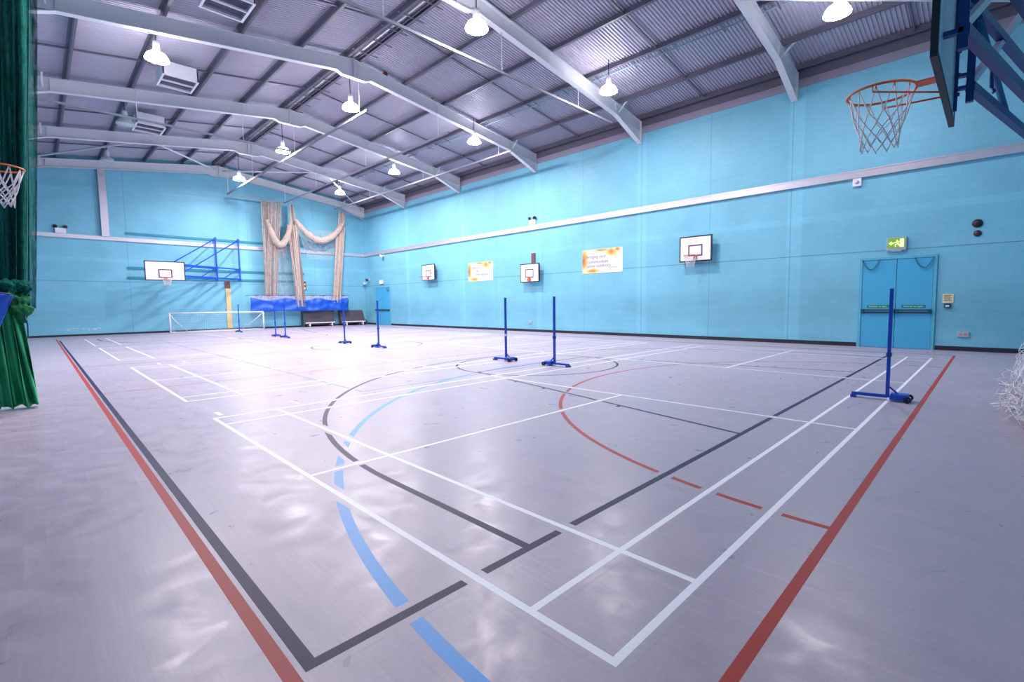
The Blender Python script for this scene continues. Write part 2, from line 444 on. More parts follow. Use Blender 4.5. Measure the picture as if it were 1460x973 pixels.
for nm, x0, x1, mm in (('wall_far', XF-.22, XF, 'wall_f'), ('wall_near', XN, XN+.22, 'wall_dark')):
    b = MB()
    zt = lambda y: SH+.05-SL*abs(y-YC)
    b.prism([(YL-.22, -.1), (YR+.22, -.1), (YR+.22, zt(YR+.22)), (YC, zt(YC)), (YL-.22, zt(YL-.22))], 0, x0, x1)
    struct(b.build(nm, M[mm]))
# corrugated roof (both slopes)
b = MB()
pitch, amp = .105, .016
for side in (1, -1):
    ye = YR+.3 if side > 0 else YL-.3
    rows = [[], []]
    x = XF-.3; k = 0
    prof = ((0, 0), (.30, 0), (.42, 1), (.88, 1), (1, 0))
    while x < XN+.3:
        for t, h in prof[:-1]:
            for r, y in ((0, YC), (1, ye)):
                rows[r].append((x+t*pitch, y, SH-SL*abs(y-YC)+h*amp*2.6))
        x += pitch
    b.grid(rows, 0, False)
struct(b.build('ceiling', M['sheet'], solid=.002))
# eaves closing panels
for i, (nm, y0, y1) in enumerate((('trim_1', YR-.03, YR+.2), ('trim_2', YL-.2, YL+.03))):
    b = MB(); b.box(XF, XN, y0, y1, WT, WT+.24, 1); b.box(XF, XN, y0+.04, y1, WT+.24, 8.86, 0)
    struct(b.build(nm, [M['steel_dark'], M['eaves']]))
# skirtings
b = MB()
for x0, x1 in ((XF, -31.55), (-29.38, -1.98), (-.14, XN)): b.box(x0, x1, YR-.018, YR, 0, .12)
struct(b.build('baseboard_right', M['skirting']))
b = MB(); b.box(XF, XF+.018, YL, YR, 0, .1); struct(b.build('baseboard_far', M['skirting']))
b = MB(); b.box(XF, XN, YL, YL+.018, 0, .1); struct(b.build('baseboard_left', M['skirting']))
# cable trunking along the walls
b = MB(); b.box(XF, XN, YR-.09, YR, 5.03, 5.25); b.box(XF, XN, YR-.10, YR-.085, 5.22, 5.26)
struct(b.build('trim_3', M['galv']))
b = MB(); b.box(XF, XF+.08, YL, YR, 5.02, 5.22); struct(b.build('trim_4', M['galv']))
b = MB(); b.box(XF, XF+.14, 1.24, 1.46, 5.2, 8.75); b.box(XF+.14, XF+.17, 1.2, 1.5, 5.2, 8.75); struct(b.build('trim_5', M['galv']))

# ------------------------------------------------------------------ roof steel
flabel = ['white steel roof frame above the double doors', 'white steel roof frame landing between the closest poster and the closest wall hoop',
          'white steel roof frame above the wall hoop that has a timber post over it', 'white steel roof frame above the second orange poster',
          'white steel roof frame second from the far wall', 'white steel roof frame set against the far wall']
def frame_profile():
    hw = YR-YC
    bot = [(hw-.02, 7.79), (hw-1.78, 8.46), (.62, 9.38), (.42, 9.29), (.0, 9.29)]
    top = [(hw-.02, RT-SL*hw), (0, RT)]
    return bot, top
bot, top = frame_profile()
proto = None
for i, X in enumerate(FX):
    if proto is None:
        t = thing('portal_frame', (X, YC, 7.79), flabel[i], 'roof frame', 'white steel portal frames of the roof')
        web = MB(); fl = MB()
        for s in (1, -1):
            ol = [(YC+s*p, q) for p, q in bot] + [(YC+s*p, q) for p, q in top[::-1]]
            web.prism(ol if s > 0 else ol[::-1], 0, X-.008, X+.008)
            bb = [(YC+s*p, q) for p, q in bot]; tt = [(YC+s*p, q) for p, q in top]
            for seg in (bb[:4], tt):
                for p, q in zip(seg[:-1], seg[1:]):
                    fl.bar((X, *p), (X, *q), .19, .022, up=(0, 0, 1))
            p, q = bb[3], bb[4]; fl.bar((X, *p), (X, *q), .19, .022)
            # original rafter flange carried through the haunch
            fl.bar((X, *bb[1]), (X, YC+s*(YR-YC-.05), rz(YR)-.40), .15, .016)
            # stiffeners
            pl = MB(); pl.box(X-.06, X+.06, YC+s*(YR-YC-1.78)-.008, YC+s*(YR-YC-1.78)+.008, 8.47, rz(YC+YR-YC-1.78)-.01); pl.build('stiffener_plate', M['steel'], t)
            pl = MB(); pl.box(X-.1, X+.1, YC+s*(YR-YC-.03)-.012, YC+s*(YR-YC-.03)+.012, 7.79, rz(YR)+.03); pl.build('end_plate', M['steel'], t)
            # knee brace up to the eaves purlin
            yk = YC+s*(YR-YC-1.6)
            pl = MB(); pl.bar((X+.05, yk, 8.56), (X+.42, yk, rz(yk)+.05), .05, .05); pl.build('knee_brace', M['steel'], t)
        pl = MB(); pl.box(X-.1, X+.1, YC-.015, YC+.015, 9.27, RT+.02)
        web.build('web', M['steel'], t); fl.build('flange', M['steel'], t); pl.build('apex_plate', M['steel'], t)
        proto = t
    else:
        copy_tree(proto, (X, YC, 7.79 - (.06 if i == 5 else 0)), flabel[i])
# purlins
PY = [(15.72, 'dark roof purlin at the eaves over the poster wall'), (14.25, 'dark roof purlin first up from the eaves over the poster wall'),
      (12.32, 'dark roof purlin second up from the eaves over the poster wall'), (10.48, 'dark roof purlin third up from the eaves over the poster wall'),
      (8.7, 'dark roof purlin just below the ridge on the poster wall side'), (6.96, 'dark ridge purlin on the poster wall side'),
      (6.44, 'dark ridge purlin on the green curtain side'), (4.92, 'dark roof purlin just below the ridge on the green curtain side'),
      (3.2, 'dark roof purlin holding the box heaters, third up from the curtain eaves'), (1.36, 'dark roof purlin second up from the eaves over the green curtain'),
      (-.32, 'dark roof purlin first up from the eaves over the green curtain'), (-2.3, 'dark roof purlin at the eaves over the green curtain')]
for y, l in PY:
    z = rz(y); b = MB(); s = 1 if y > YC else -1
    b.box(XF+.01, XN-.01, y-.011, y+.011, z+.012, z+.185)
    b.box(XF+.01, XN-.01, y-.075 if s > 0 else y, y if s > 0 else y+.075, z+.012, z+.03)
    b.box(XF+.01, XN-.01, y if s > 0 else y-.075, y+.075 if s > 0 else y, z+.165, z+.185)
    tag(b.build('purlin', M['steel_dark'], origin=(XN, y, z)), l, 'purlin', 'dark steel roof purlins')
# sag rods mid bay
MX = [-.9, -6.8, -12.5, -18.8, -24.9, -30.2]
bay = ['first bay from the camera', 'second bay from the camera', 'third bay from the camera', 'fourth bay from the camera', 'fifth bay from the camera', 'bay against the far wall']
for x, bn in zip(MX, bay):
    for s, nm in ((1, 'poster wall'), (-1, 'green curtain')):
        b = MB(); b.bar((x, YC+s*.2, rz(YC+.2)+.10), (x, YC+s*9.0, rz(YC+9.0)+.10), .05, .05)
        tag(b.build('sag_rod', M['steel_dark']), f'thin dark roof tie on the {nm} slope in the {bn}', 'roof tie', 'thin dark ties between the purlins')
# wind braces in the end bays
def brace(p, q, label):
    b = MB(); d = (Vector(q)-Vector(p)).normalized()
    b.tube([p, Vector(p)+d*.1, Vector(q)-d*.1, q], .042, 10)
    tag(b.build('wind_brace', M['steel'], origin=p), label, 'roof brace', 'white tubular roof braces')
brace((-27.1, 10.7, rz(10.7)-.3), (-32.7, 15.6, rz(15.6)-.3), 'white roof brace running down to the far corner by the small double door')
brace((-27.1, 10.5, rz(10.5)-.3), (-32.7, 6.9, rz(6.9)-.3), 'white roof brace from the ridge at the far wall towards the poster wall')
brace((-27.1, 2.7, rz(2.7)-.3), (-32.7, 6.5, rz(6.5)-.3), 'white roof brace from the ridge at the far wall towards the curtain side')
brace((-27.1, 2.5, rz(2.5)-.3), (-32.7, -2.2, rz(-2.2)-.3), 'white roof brace running down to the far corner behind the green curtain')
brace((-3.8, 10.65, 8.66), (XN-.05, 15.75, 8.42), 'white roof brace passing behind the glass-backed hoop nearest the camera'.replace('glass-backed hoop nearest the camera', 'big basketball hoop close to the camera'))

# ridge cable tray, conduit
t = thing('cable_tray', (XN, YC, RT), 'dark ladder cable tray running along the ridge under the roof', 'cable tray')
r1 = MB(); r2 = MB()
for y in (6.58, 6.82): r1.box(XF+.1, XN-.1, y-.012, y+.012, RT+.02, RT+.09)
x = XF+.3
while x < XN-.2:
    r2.box(x-.02, x+.02, 6.35, 7.25, RT+.0, RT+.022); x += .95
r1.build('rail', M['steel_dark'], t); r2.build('rung', M['steel_dark'], t)['kind'] = 'stuff'
b = MB(); b.tube([(XF+.2, 6.7, RT+.09), (XN-.2, 6.7, RT+.09)], .045, 10); b.build('cable', M['galv'], t)
t = thing('conduit', (XN, 12.62, rz(12.6)+.06), 'pale blue service pipe clipped below a roof purlin on the poster wall side', 'pipe')
b = MB(); b.tube([(-30, 12.62, rz(12.62)+.07), (XN-.05, 12.62, rz(12.62)+.07)], .022, 8); b.build('pipe', mat('pipe_pale', '#7fa9b8', .45), t)
b = MB(); x = -29.5
while x < 1.5:
    b.bar((x, 12.33, rz(12.33)+.07), (x, 12.75, rz(12.75)+.05), .035, .02); x += 1.45
b.build('bracket', M['steel_dark'], t)['kind'] = 'stuff'

# ------------------------------------------------------------------ pendant lamps
def lamp(x, y, z, lit, label):
    t = thing('pendant_lamp', (x, y, z), label, 'lamp', 'high-bay lamps under the roof')
    zr = rz(y)+.15
    b = MB(); b.tube([(x, y, z+.44), (x, y, zr)], .014, 8); b.build('rod', M['black'], t)
    b = MB(); b.lathe([(.02, .50), (.075, .47), (.085, .40), (.085, .24), (.11, .19), (.10, .17)], (x, y, z), 20)
    b.disc((x, y, z+.5), .021, 20); b.build('gear_housing', M['gear'], t)
    b = MB(); b.lathe([(.10, .19), (.15, .18), (.22, .13), (.265, .055), (.288, 0), (.288, -.012), (.276, -.012), (.262, .045), (.21, .115), (.145, .165), (.09, .175)], (x, y, z), 28)
    rf = b.build('reflector', M['lamp_glass_lit'] if lit else M['lamp_glass'], t)
    b = MB(); b.lathe([(.001, -.045), (.12, -.038), (.21, -.022), (.27, -.004)], (x, y, z), 28)
    b.build('lens', M['lens_dimmed_near' if x > -4 else 'lens_dimmed_mid' if x > -10 else 'lens'] if lit else M['lamp_glass'], rf)
LX = [-1.98, -8.5, -15.45, -22.0, -28.6]
order = ['first', 'second', 'third', 'fourth', 'fifth']
for i, x in enumerate(LX):
    lamp([-1.94, -8.36, -15.25, -21.8, -28.2][i], 12.0, 8.3 if i else 8.1, True, f'lit high-bay lamp over the poster wall side, {order[i]} of its row from the camera')
    if i: lamp([-2.0, -8.62, -15.5, -22.1, -28.7][i], 6.65, 8.3, True, f'lit high-bay lamp under the ridge, {order[max(0, i-1)]} of its row from the camera')
    if i: lamp([-2.2, -8.6, -16.0, -22.7, -29.1][i], 1.3, 8.3, i < 3,
         [f'lit high-bay lamp over the curtain side, {order[max(0, i-1)]} of its row from the camera', 'unlit glass high-bay lamp hanging by the middle box heater',
          'unlit glass high-bay lamp hanging by the far wall'][0 if i < 3 else i-2])

# box heaters
for i, (x0, x1, l) in enumerate(((-13.35, -12.3, 'white box heater closest to the camera on the roof slope'), (-19.25, -18.15, 'white box heater behind the brightest lamp of the curtain side'),
                          (-25.0, -23.8, 'white box heater hanging farthest down the hall behind an unlit lamp'))):
    y0, y1, z0, z1 = 1.78, 2.72, 8.8, 9.2
    t = thing('ceiling_heater', ((x0+x1)/2, (y0+y1)/2, z0), l, 'heater', 'white box heaters under the roof')
    b = MB()
    b.box(x0, x1, y0, y0+.03, z0, z1); b.box(x0, x1, y1-.03, y1, z0, z1); b.box(x0, x0+.03, y0, y1, z0, z1); b.box(x1-.03, x1, y0, y1, z0, z1); b.box(x0, x1, y0, y1, z1, z1+.02)
    b.box(x0-.015, x1+.015, y0-.015, y0+.04, z0-.02, z0); b.box(x0-.015, x1+.015, y1-.04, y1+.015, z0-.02, z0)
    b.box(x0-.015, x0+.04, y0+.04, y1-.04, z0-.02, z0); b.box(x1-.04, x1+.015, y0+.04, y1-.04, z0-.02, z0)
    b.box((x0+x1)/2-.02, (x0+x1)/2+.02, y0, y1, z0-.015, z0+.03)
    b.build('casing', M['white'], t)
    b = MB(); n = 12
    for k in range(n):
        xx = x0+.06+(x1-x0-.12)*k/(n-1)
        b.bar((xx, y0+.03, z0+.05), (xx, y1-.03, z0+.05), .05, .006, up=(.6, 0, .8))
    b.build('louvre', M['grille'], t)
    b = MB(); b.box(x0+.03, x1-.03, y0+.03, y1-.03, z0+.12, z0+.14); b.build('fan_tray', M['grille'], t)
    for yy in (y0+.08, y1-.08):
        for xx in (x0+.1, x1-.1):
            b = MB(); b.tube([(xx, yy, z1), (xx, yy, rz(yy)+.17)], .008, 6); b.build('hanger', M['galv'], t)

# ------------------------------------------------------------------ net tracks hung from the roof
M['track'] = mat('track_grey', '#8f929c', .45)
def track(p, q, hang, label):
    t = thing('net_track', p, label, 'curtain track', 'hanging net tracks')
    b = MB(); p, q = Vector(p), Vector(q); d = (q-p).normalized(); s = d.cross(Vector((0, 0, 1)))
    b.bar(p+Vector((0, 0, .03)), q+Vector((0, 0, .03)), .06, .008)
    for k in (-1, 1):
        b.bar(p+s*k*.026, q+s*k*.026, .006, .066); b.bar(p+s*k*.019-Vector((0, 0, .031)), q+s*k*.019-Vector((0, 0, .031)), .014, .005)
    b.build('channel', M['track'], t)
    for k in hang:
        h = p+d*k; b = MB(); b.tube([(h.x, h.y, h.z+.03), (h.x, h.y, rz(h.y)-.02)], .011, 6); b.build('hanger', M['white'], t)
TZ = 8.1
track((-9.54, -2.3, TZ), (-9.54, 13.9, TZ), (.6, 3.4, 6.9, 10.66, 14.2), 'white net track crossing the hall over the green curtain')
track((-21.1, -2.3, TZ), (-21.1, 6.7, TZ), (.6, 3.75, 7.1), 'white net track crossing half the hall to the middle track')
track((-14.74, 6.87, TZ), (-31.95, 6.87, TZ), (.55, 6.6, 12.4, 17.0), 'net track running along the hall under the ridge')
track((-14.55, 10.15, TZ), (-32.3, 10.15, TZ), (.7, 6.7, 12.6, 17.5), 'net track running along the hall between ridge and poster wall')
track((-14.5, 13.45, TZ), (-32.3, 13.45, TZ), (.8, 6.8, 12.7, 17.5), 'net track running along the hall closest to the poster wall')
track((-31.95, 6.87, TZ), (-32.3, 10.15, TZ), (), 'short net track crossing above the beige nets at the far wall')

# ------------------------------------------------------------------ beige cricket nets at the far wall
def pleat(top, bot, zt, zb, folds, amp, x, n=24, rng=1, sway=None):
    """hanging netting: y range top -> bot between zt and zb, folded in x"""
    rr = random.Random(rng); rows = []
    nu = folds*6
    ph = [rr.uniform(-.8, .8) for _ in range(nu+1)]; am = [rr.uniform(.6, 1.2) for _ in range(folds+2)]
    for i in range(n+1):
        v = i/n; row = []
        for j in range(nu+1):
            u = j/nu
            y0 = top[0]+(bot[0]-top[0])*v; y1 = top[1]+(bot[1]-top[1])*v
            k = u*folds
            a = amp*am[int(k)]*(.8+.2*math.sin(v*3+k))
            y = y0+(y1-y0)*u + .03*math.sin(k*4+v*2)
            xx = x + a*math.sin(2*PI*k+.5*math.sin(v*5+k*.7)) + (sway(v) if sway else 0)
            row.append((xx, y, zt+(zb-zt)*v + .03*math.sin(k*5)*(v > .98)))
        rows.append(row)
    return rows
def swag(p, q, dip, r0, rmid, x, n=28, lumps=7, seed=1):
    rr = random.Random(seed); pts = []; rs = []
    for i in range(n+1):
        u = i/n; s = 4*u*(1-u)
        pts.append((x+.05*math.sin(u*9), p[0]+(q[0]-p[0])*u, p[1]+(q[1]-p[1])*u - dip*s))
        rs.append(r0+(rmid-r0)*s + .012*math.sin(u*40+seed))
    return pts, rs
def ridged(b, pts, rs, k=14, depth=.16, tw=1.5, crumple=0):
    """a gathered roll with lengthwise creases"""
    pts = [Vector(p) for p in pts]; o = len(b.v)
    N = k*4
    for i, p in enumerate(pts):
        t = (pts[min(i+1, len(pts)-1)]-pts[max(i-1, 0)]).normalized()
        x = Vector((1, 0, 0)); x = (x-t*x.dot(t)).normalized(); y = t.cross(x)
        for j in range(N):
            a = 2*PI*j/N
            r = rs[i]*(1+depth*math.sin(k*a+tw*i*.25)*(.6+.4*math.sin(3*a+i)))
            w = p+(x*math.cos(a)+y*math.sin(a))*r
            if crumple: w = w+(w-p)*crumple*(noise.noise(w*9)+.6*noise.noise(w*23))
            b.v.append(tuple(w))
    for i in range(len(pts)-1):
        for j in range(N):
            b.face([o+i*N+j, o+i*N+(j+1) % N, o+(i+1)*N+(j+1) % N, o+(i+1)*N+j], 0, True)
NX = -32.35
t = thing('cricket_net', (NX, 9.0, 1.75), 'wide beige net hanging farthest from the corner on the far wall', 'net', 'beige cricket nets')
b = MB(); b.grid(pleat((8.78, 10.05), (8.72, 9.45), TZ-.05, 1.72, 9, .09, NX, rng=3)); b.build('drape', M['beige_net'], t)
b = MB(); pts, rs = swag((9.05, 6.9), (10.5, 6.95), 1.55, .10, .2, NX+.12, seed=2); ridged(b, pts, rs); b.build('swag', M['beige_roll'], t)
t = thing('cricket_net', (NX, 10.7, 1.4), 'narrow beige net hanging in the middle with its tail over the blue sheet', 'net', 'beige cricket nets')
b = MB(); b.grid(pleat((10.48, 10.72), (10.38, 11.0), TZ-.05, 5.6, 4, .10, NX+.05, rng=5)); b.grid(pleat((10.22, 10.95), (10.55, 11.15), 6.7, 1.36, 6, .11, NX+.16, rng=6)); b.build('drape', M['beige_roll'], t)
b = MB(); pts, rs = swag((10.75, 7.1), (14.0, 7.25), 1.3, .11, .22, NX+.15, n=40, seed=4); ridged(b, pts, rs); b.build('swag', M['beige_roll'], t)
b = MB(); b.grid(pleat((10.9, 13.6), (11.4, 13.2), 6.6, 4.6, 8, .05, NX+.0, rng=8)); b.build('loose_netting', M['beige_thin'], t)
t = thing('cricket_net', (NX, 13.8, 1.6), 'beige net bunched beside the far corner', 'net', 'beige cricket nets')
b = MB(); b.grid(pleat((13.75, 14.25), (13.45, 14.0), TZ-.05, 5.8, 5, .10, NX+.05, rng=9)); b.grid(pleat((13.5, 14.15), (12.98, 13.6), 6.9, 1.62, 7, .10, NX+.12, rng=10)); b.build('drape', M['beige_roll'], t)
t = thing('net_fringe', (NX, 10.0, 1.9), 'thin see-through strip of netting between the two beige nets', 'net')
b = MB(); b.grid(pleat((9.5, 10.4), (9.5, 10.45), 5.6, 1.9, 6, .05, NX-.1, rng=12)); b.build('netting', M['beige_thin'], t)

# blue sheet strung along the far wall
t = thing('tarpaulin', (XF+.55, 11, 1.1), 'blue tarpaulin strung along the far wall below the beige nets', 'tarpaulin')
def sag(y): return .10+.16*abs(math.sin((y-7.9)*PI/2.05))**1.5
rows = []
for i in range(11):
    v = i/10; row = []
    for j in range(121):
        y = 7.85+6.3*j/120
        zt = 2.08-sag(y)*1.1; zb = 1.10+.03*math.sin(y*2.1)
        x = XF+.78+.035*math.sin(y*4.2+v*2)*(.3+v)+.018*math.sin(y*13+v*3)*(1-v*.6)+.03*math.sin(v*9+2*math.sin(y*3.06))
        row.append((x, y, zt+(zb-zt)*v))
    rows.append(row)
b = MB(); b.grid(rows); b.build('sheet', M['tarp'], t, solid=.006)
rows = []
for i in range(5):
    v = i/4
    rows.append([(XF+.74+.03*math.sin(y*9), y, 2.12+(2.06-sag(y)*1.1-2.12)*v) for y in [7.85+6.3*j/120 for j in range(121)]])
b = MB(); b.grid(rows); b.build('net_band', net_mat('pale_net_band', '#b9b4cf', .6), t)
b = MB(); b.tube([(XF+.74, 7.8, 2.13), (XF+.74, 14.2, 2.13)], .014, 6); b.build('cord', M['black'], t)
for y in (7.82, 14.18):
    b = MB(); b.tube([(XF, y, 2.13), (XF+.76, y, 2.13)], .012, 6); b.build('stay', M['black'], t)

# ------------------------------------------------------------------ green dividing curtain by the camera-side wall
t = thing('dividing_curtain', (-9.4, -1.9, 0), 'tall bunched green dividing net with a green cloth skirt', 'curtain')
b = MB()
for k, (xo, f) in enumerate(((-.55, 11), (-.2, 12), (.15, 13))):
    b.grid(pleat((YL+.06, -1.06-.05*k), (YL+.06, -1.50-.03*k), TZ-.05, 1.45, f, .10, -9.4+xo, n=30, rng=20+k))
b.build('netting', M['teal_net'], t)
# skirt
rows = []; rr = random.Random(5); nf = 15
fph = [rr.uniform(-.5, .5) for _ in range(nf+2)]; fam = [rr.uniform(.4, 1.25) for _ in range(nf+2)]
for i in range(26):
    v = i/25; row = []
    for j in range(nf*8+1):
        u = j/(nf*8); k = u*nf
        y1 = -1.69+.17*v**.8
        y = (YL+.08)+(y1-YL-.08)*u + .02*math.sin(k*3+v*3)
        a = (.025+.085*v)*fam[int(k)]*(1+.5*noise.noise(Vector((k*.9, v*3, 1))))
        x = -9.12+.22*v*u + a*math.sin(2*PI*k+fph[int(k)]+.9*math.sin(v*4+k*.4))
        x += .03*noise.noise(Vector((k*1.7, v*5, 7))); z = 1.60*(1-v)+.012 + (.04*math.sin(k*1.7)*(1-v) + (.018*math.sin(k*2.3)+.018)*v)
        row.append((x, y, z))
    rows.append(row)
b = MB(); b.grid(rows); b.build('skirt', M['green_cloth'], t, solid=.006)
# gathered roll of netting above the skirt
b = MB()
def fine(pts, rs, k=5):
    P_, R_ = [], []
    for i in range(len(pts)-1):
        for j in range(k):
            u = j/k; P_.append(tuple(Vector(pts[i]).lerp(Vector(pts[i+1]), u))); R_.append(rs[i]*(1-u)+rs[i+1]*u)
    return P_+[pts[-1]], R_+[rs[-1]]
pts = [(-9.20+.03*math.sin(i), YL+.12+.055*i, 1.60+.03*math.sin(i*1.3)) for i in range(14)] + [(-9.14, -1.70, 1.60), (-9.11, -1.65, 1.54), (-9.09, -1.625, 1.44), (-9.08, -1.62, 1.34), (-9.07, -1.62, 1.22)]
rs = [.10]*14+[.10, .10, .10, .08, .03]
ridged(b, *fine(pts, rs), 7, .12, 1.1, .75)
b.build('gathered_netting', M['green_roll'], t)
b = MB()
pts = [(-9.14+.04*math.sin(i*2), YL+.12+.06*i, 1.76+.025*math.sin(i*.9+1)) for i in range(14)] + [(-9.12, -1.56, 1.74), (-9.12, -1.50, 1.70)]
ridged(b, *fine(pts, [.09]*14+[.07, .02]), 7, .15, 1.3, .8)
b.build('net_hem', M['teal_net'], t)
b = MB(); b.tube([(-9.0, -1.60, 1.35), (-8.98, -1.575, 1.2), (-9.0, -1.58, 1.0)], .008, 6); b.build('tie_cord', M['navy_steel'], t)
# blue cover
rows = []
for i in range(9):
    v = i/8
    rows.append([(-8.80+.02*math.sin(u*9+v*3), -2.42+.73*u, (1.76-.15*u)+((1.60-min(.72, (1-u)*2.1))-(1.76-.15*u))*v) for u in [j/24 for j in range(25)]])
t = thing('sheet_cover', (-8.8, -2.1, 1.1), 'blue plastic sheet hooked over the green curtain', 'tarpaulin')
b = MB(); b.grid(rows); b.build('sheet', M['tarp'], t, solid=.006)
b = MB(); b.tube([(-8.8, YL, 1.76), (-8.79, -1.72, 1.63)], .012, 6); b.build('cord', M['navy_steel'], t)

# ------------------------------------------------------------------ basketball goals
def hoop_net(c, r=.222, seed=1, rad=.0042, lean=(0, 0)):
    b = MB(); N = 12; lv = [(0, 1), (-.17, .80), (-.24, .69), (-.30, .62), (-.36, .58), (-.42, .57)]
    for s in (1, -1):
        for i in range(N):
            pts = []
            for k, (z, f) in enumerate(lv):
                a = 2*PI*(i/N)+s*k*PI/N
                pts.append((c[0]+r*f*math.cos(a)+lean[0]*k/5, c[1]+r*f*math.sin(a)+lean[1]*k/5, c[2]+z-.01+.012*math.sin(i*2.1+k)))
            b.tube(pts, rad, 4)
    return b
def rim(b, c, d, off):
    """ring, the plate that ties it to the board and the two stays; d points from ring to board"""
    d = Vector(d); c = Vector(c); s = Vector((-d.y, d.x, 0))
    ring = [(c.x+.229*math.cos(2*PI*i/36), c.y+.229*math.sin(2*PI*i/36), c.z) for i in range(36)]
    b.tube(ring, .010, 8, closed=True)
    b.bar(c+d*.225, c+d*off, .12, .012)
    b.bar(c+d*(off-.006)+Vector((0, 0, .02)), c+d*(off-.006)-Vector((0, 0, .12)), .15, .012, up=tuple(d))
    for k in (-1, 1):
        e = c+d*(-.02)+s*k*.228
        b.tube([e, e-Vector((0, 0, .05)), c+d*off+s*k*.06-Vector((0, 0, .12))], .007, 6)
    for i in range(12):
        a = 2*PI*i/12
        p = Vector((c.x+.222*math.cos(a), c.y+.222*math.sin(a), c.z-.01))
        b.tube([p, p-Vector((0, 0, .018))], .005, 4)
def board_plane(ax, pos, c, z0, w, h, facing, th=.03):
    """returns (frame MB, panel MB, square MB). ax: axis of the normal (0 x, 1 y); facing +-1"""
    fr, pa, sq = MB(), MB(), MB()
    def bx(B, u0, u1, v0, v1, d0, d1):
        lo, hi = sorted((pos+facing*d0, pos+facing*d1))
        if ax == 0: B.box(lo, hi, u0, u1, v0, v1)
        else: B.box(u0, u1, lo, hi, v0, v1)
    u0, u1, z1 = c-w/2, c+w/2, z0+h; e = .045
    bx(pa, u0+e*.4, u1-e*.4, z0+e*.4, z1-e*.4, -th+.004, .004)
    for a in ((u0, u1, z0, z0+e), (u0, u1, z1-e, z1), (u0, u0+e, z0+e, z1-e), (u1-e, u1, z0+e, z1-e)): bx(fr, *a, -th, .008)
    return fr, pa, sq, bx
def square(bx, sq, c, z0, w, h, lw=.05):
    for a in ((c-w/2, c+w/2, z0, z0+lw), (c-w/2, c+w/2, z0+h-lw, z0+h), (c-w/2, c-w/2+lw, z0+lw, z0+h-lw), (c+w/2-lw, c+w/2, z0+lw, z0+h-lw)): bx(sq, *a, .002, .008)

# practice hoops on the long wall
for i, (cx, z0, w, h, mode, lab) in enumerate((
        (-24.24, 2.92, 1.36, .98, 'ring', 'white wall hoop board closest to the far corner, beside the small double door'),
        (-15.52, 2.46, 1.28, .92, 'bare', 'white wall hoop board with no ring, under a brown timber post'),
        (-7.0, 2.89, 1.24, .94, 'ring', 'white wall hoop board between the orange poster and the double doors'))):
    yf = YR-.30
    t = thing('wall_hoop', (cx, YR, z0), lab, 'basketball hoop', 'practice hoops on the poster wall')
    fr, pa, sq, bx = board_plane(1, yf, cx, z0, w, h, -1, .045)
    fr.build('board_frame', M['black'], t); bd = pa.build('board', M['board_white'], t)
    square(bx, sq, cx, z0+.2 if mode == 'ring' else z0+.23, .55, .42); sq.build('target_square', mat('target_dark', '#5a4a56', .5), bd)
    b = MB()
    for xx in (cx-.4, cx+.4):
        for zz in (z0+.2, z0+.8): b.box(xx-.02, xx+.02, yf+.04, YR, zz-.02, zz+.02)
        b.box(xx-.03, xx+.03, YR-.02, YR, z0+.1, z0+.9)
    b.build('wall_bracket', M['steel_dark'], t)
    b = MB()
    if mode == 'ring':
        c = (cx, yf-.40, z0+.20)
        rim(b, c, (0, 1, 0), .39); b.build('rim', M['orange'], t)
        if i == 2: hoop_net(c).build('net', M['cord'], t)
    else:
        b.box(cx-.10, cx+.10, yf-.10, yf-.008, z0+.07, z0+.19); b.box(cx-.05, cx+.05, yf-.05, yf-.008, z0+.19, z0+.24); b.build('ring_bracket', M['orange'], t)
b = MB(); b.box(-15.62, -15.38, YR-.06, YR, 3.34, 3.9)
tag(b.build('timber_post', M['wood_dark'], origin=(-15.5, YR, 3.34)), 'short brown timber post above the ringless hoop board', 'timber post')

# hoop on the camera-side wall (only its ring and net reach into view)
t = thing('wall_hoop', (-7.3, YL, 2.9), 'orange hoop with white net sticking out in front of the green curtain', 'basketball hoop', 'practice hoops on the side wall')
fr, pa, sq, bx = board_plane(1, YL+.38, -7.3, 2.9, 1.24, .94, 1, .045)
fr.build('board_frame', M['black'], t); bd = pa.build('board', M['board_white'], t); square(bx, sq, -7.3, 3.1, .55, .42); sq.build('target_square', M['black'], bd)
b = MB()
for xx in (-7.7, -6.9): b.box(xx-.02, xx+.02, YL, YL+.34, 3.1, 3.14); b.box(xx-.02, xx+.02, YL, YL+.34, 3.6, 3.64)
b.build('wall_bracket', M['steel_dark'], t)
c = (-7.3, -1.70, 3.05); b = MB(); rim(b, c, (0, -1, 0), .39); b.build('rim', M['orange'], t)
hoop_net(c, rad=.006).build('net', M['cord'], t)

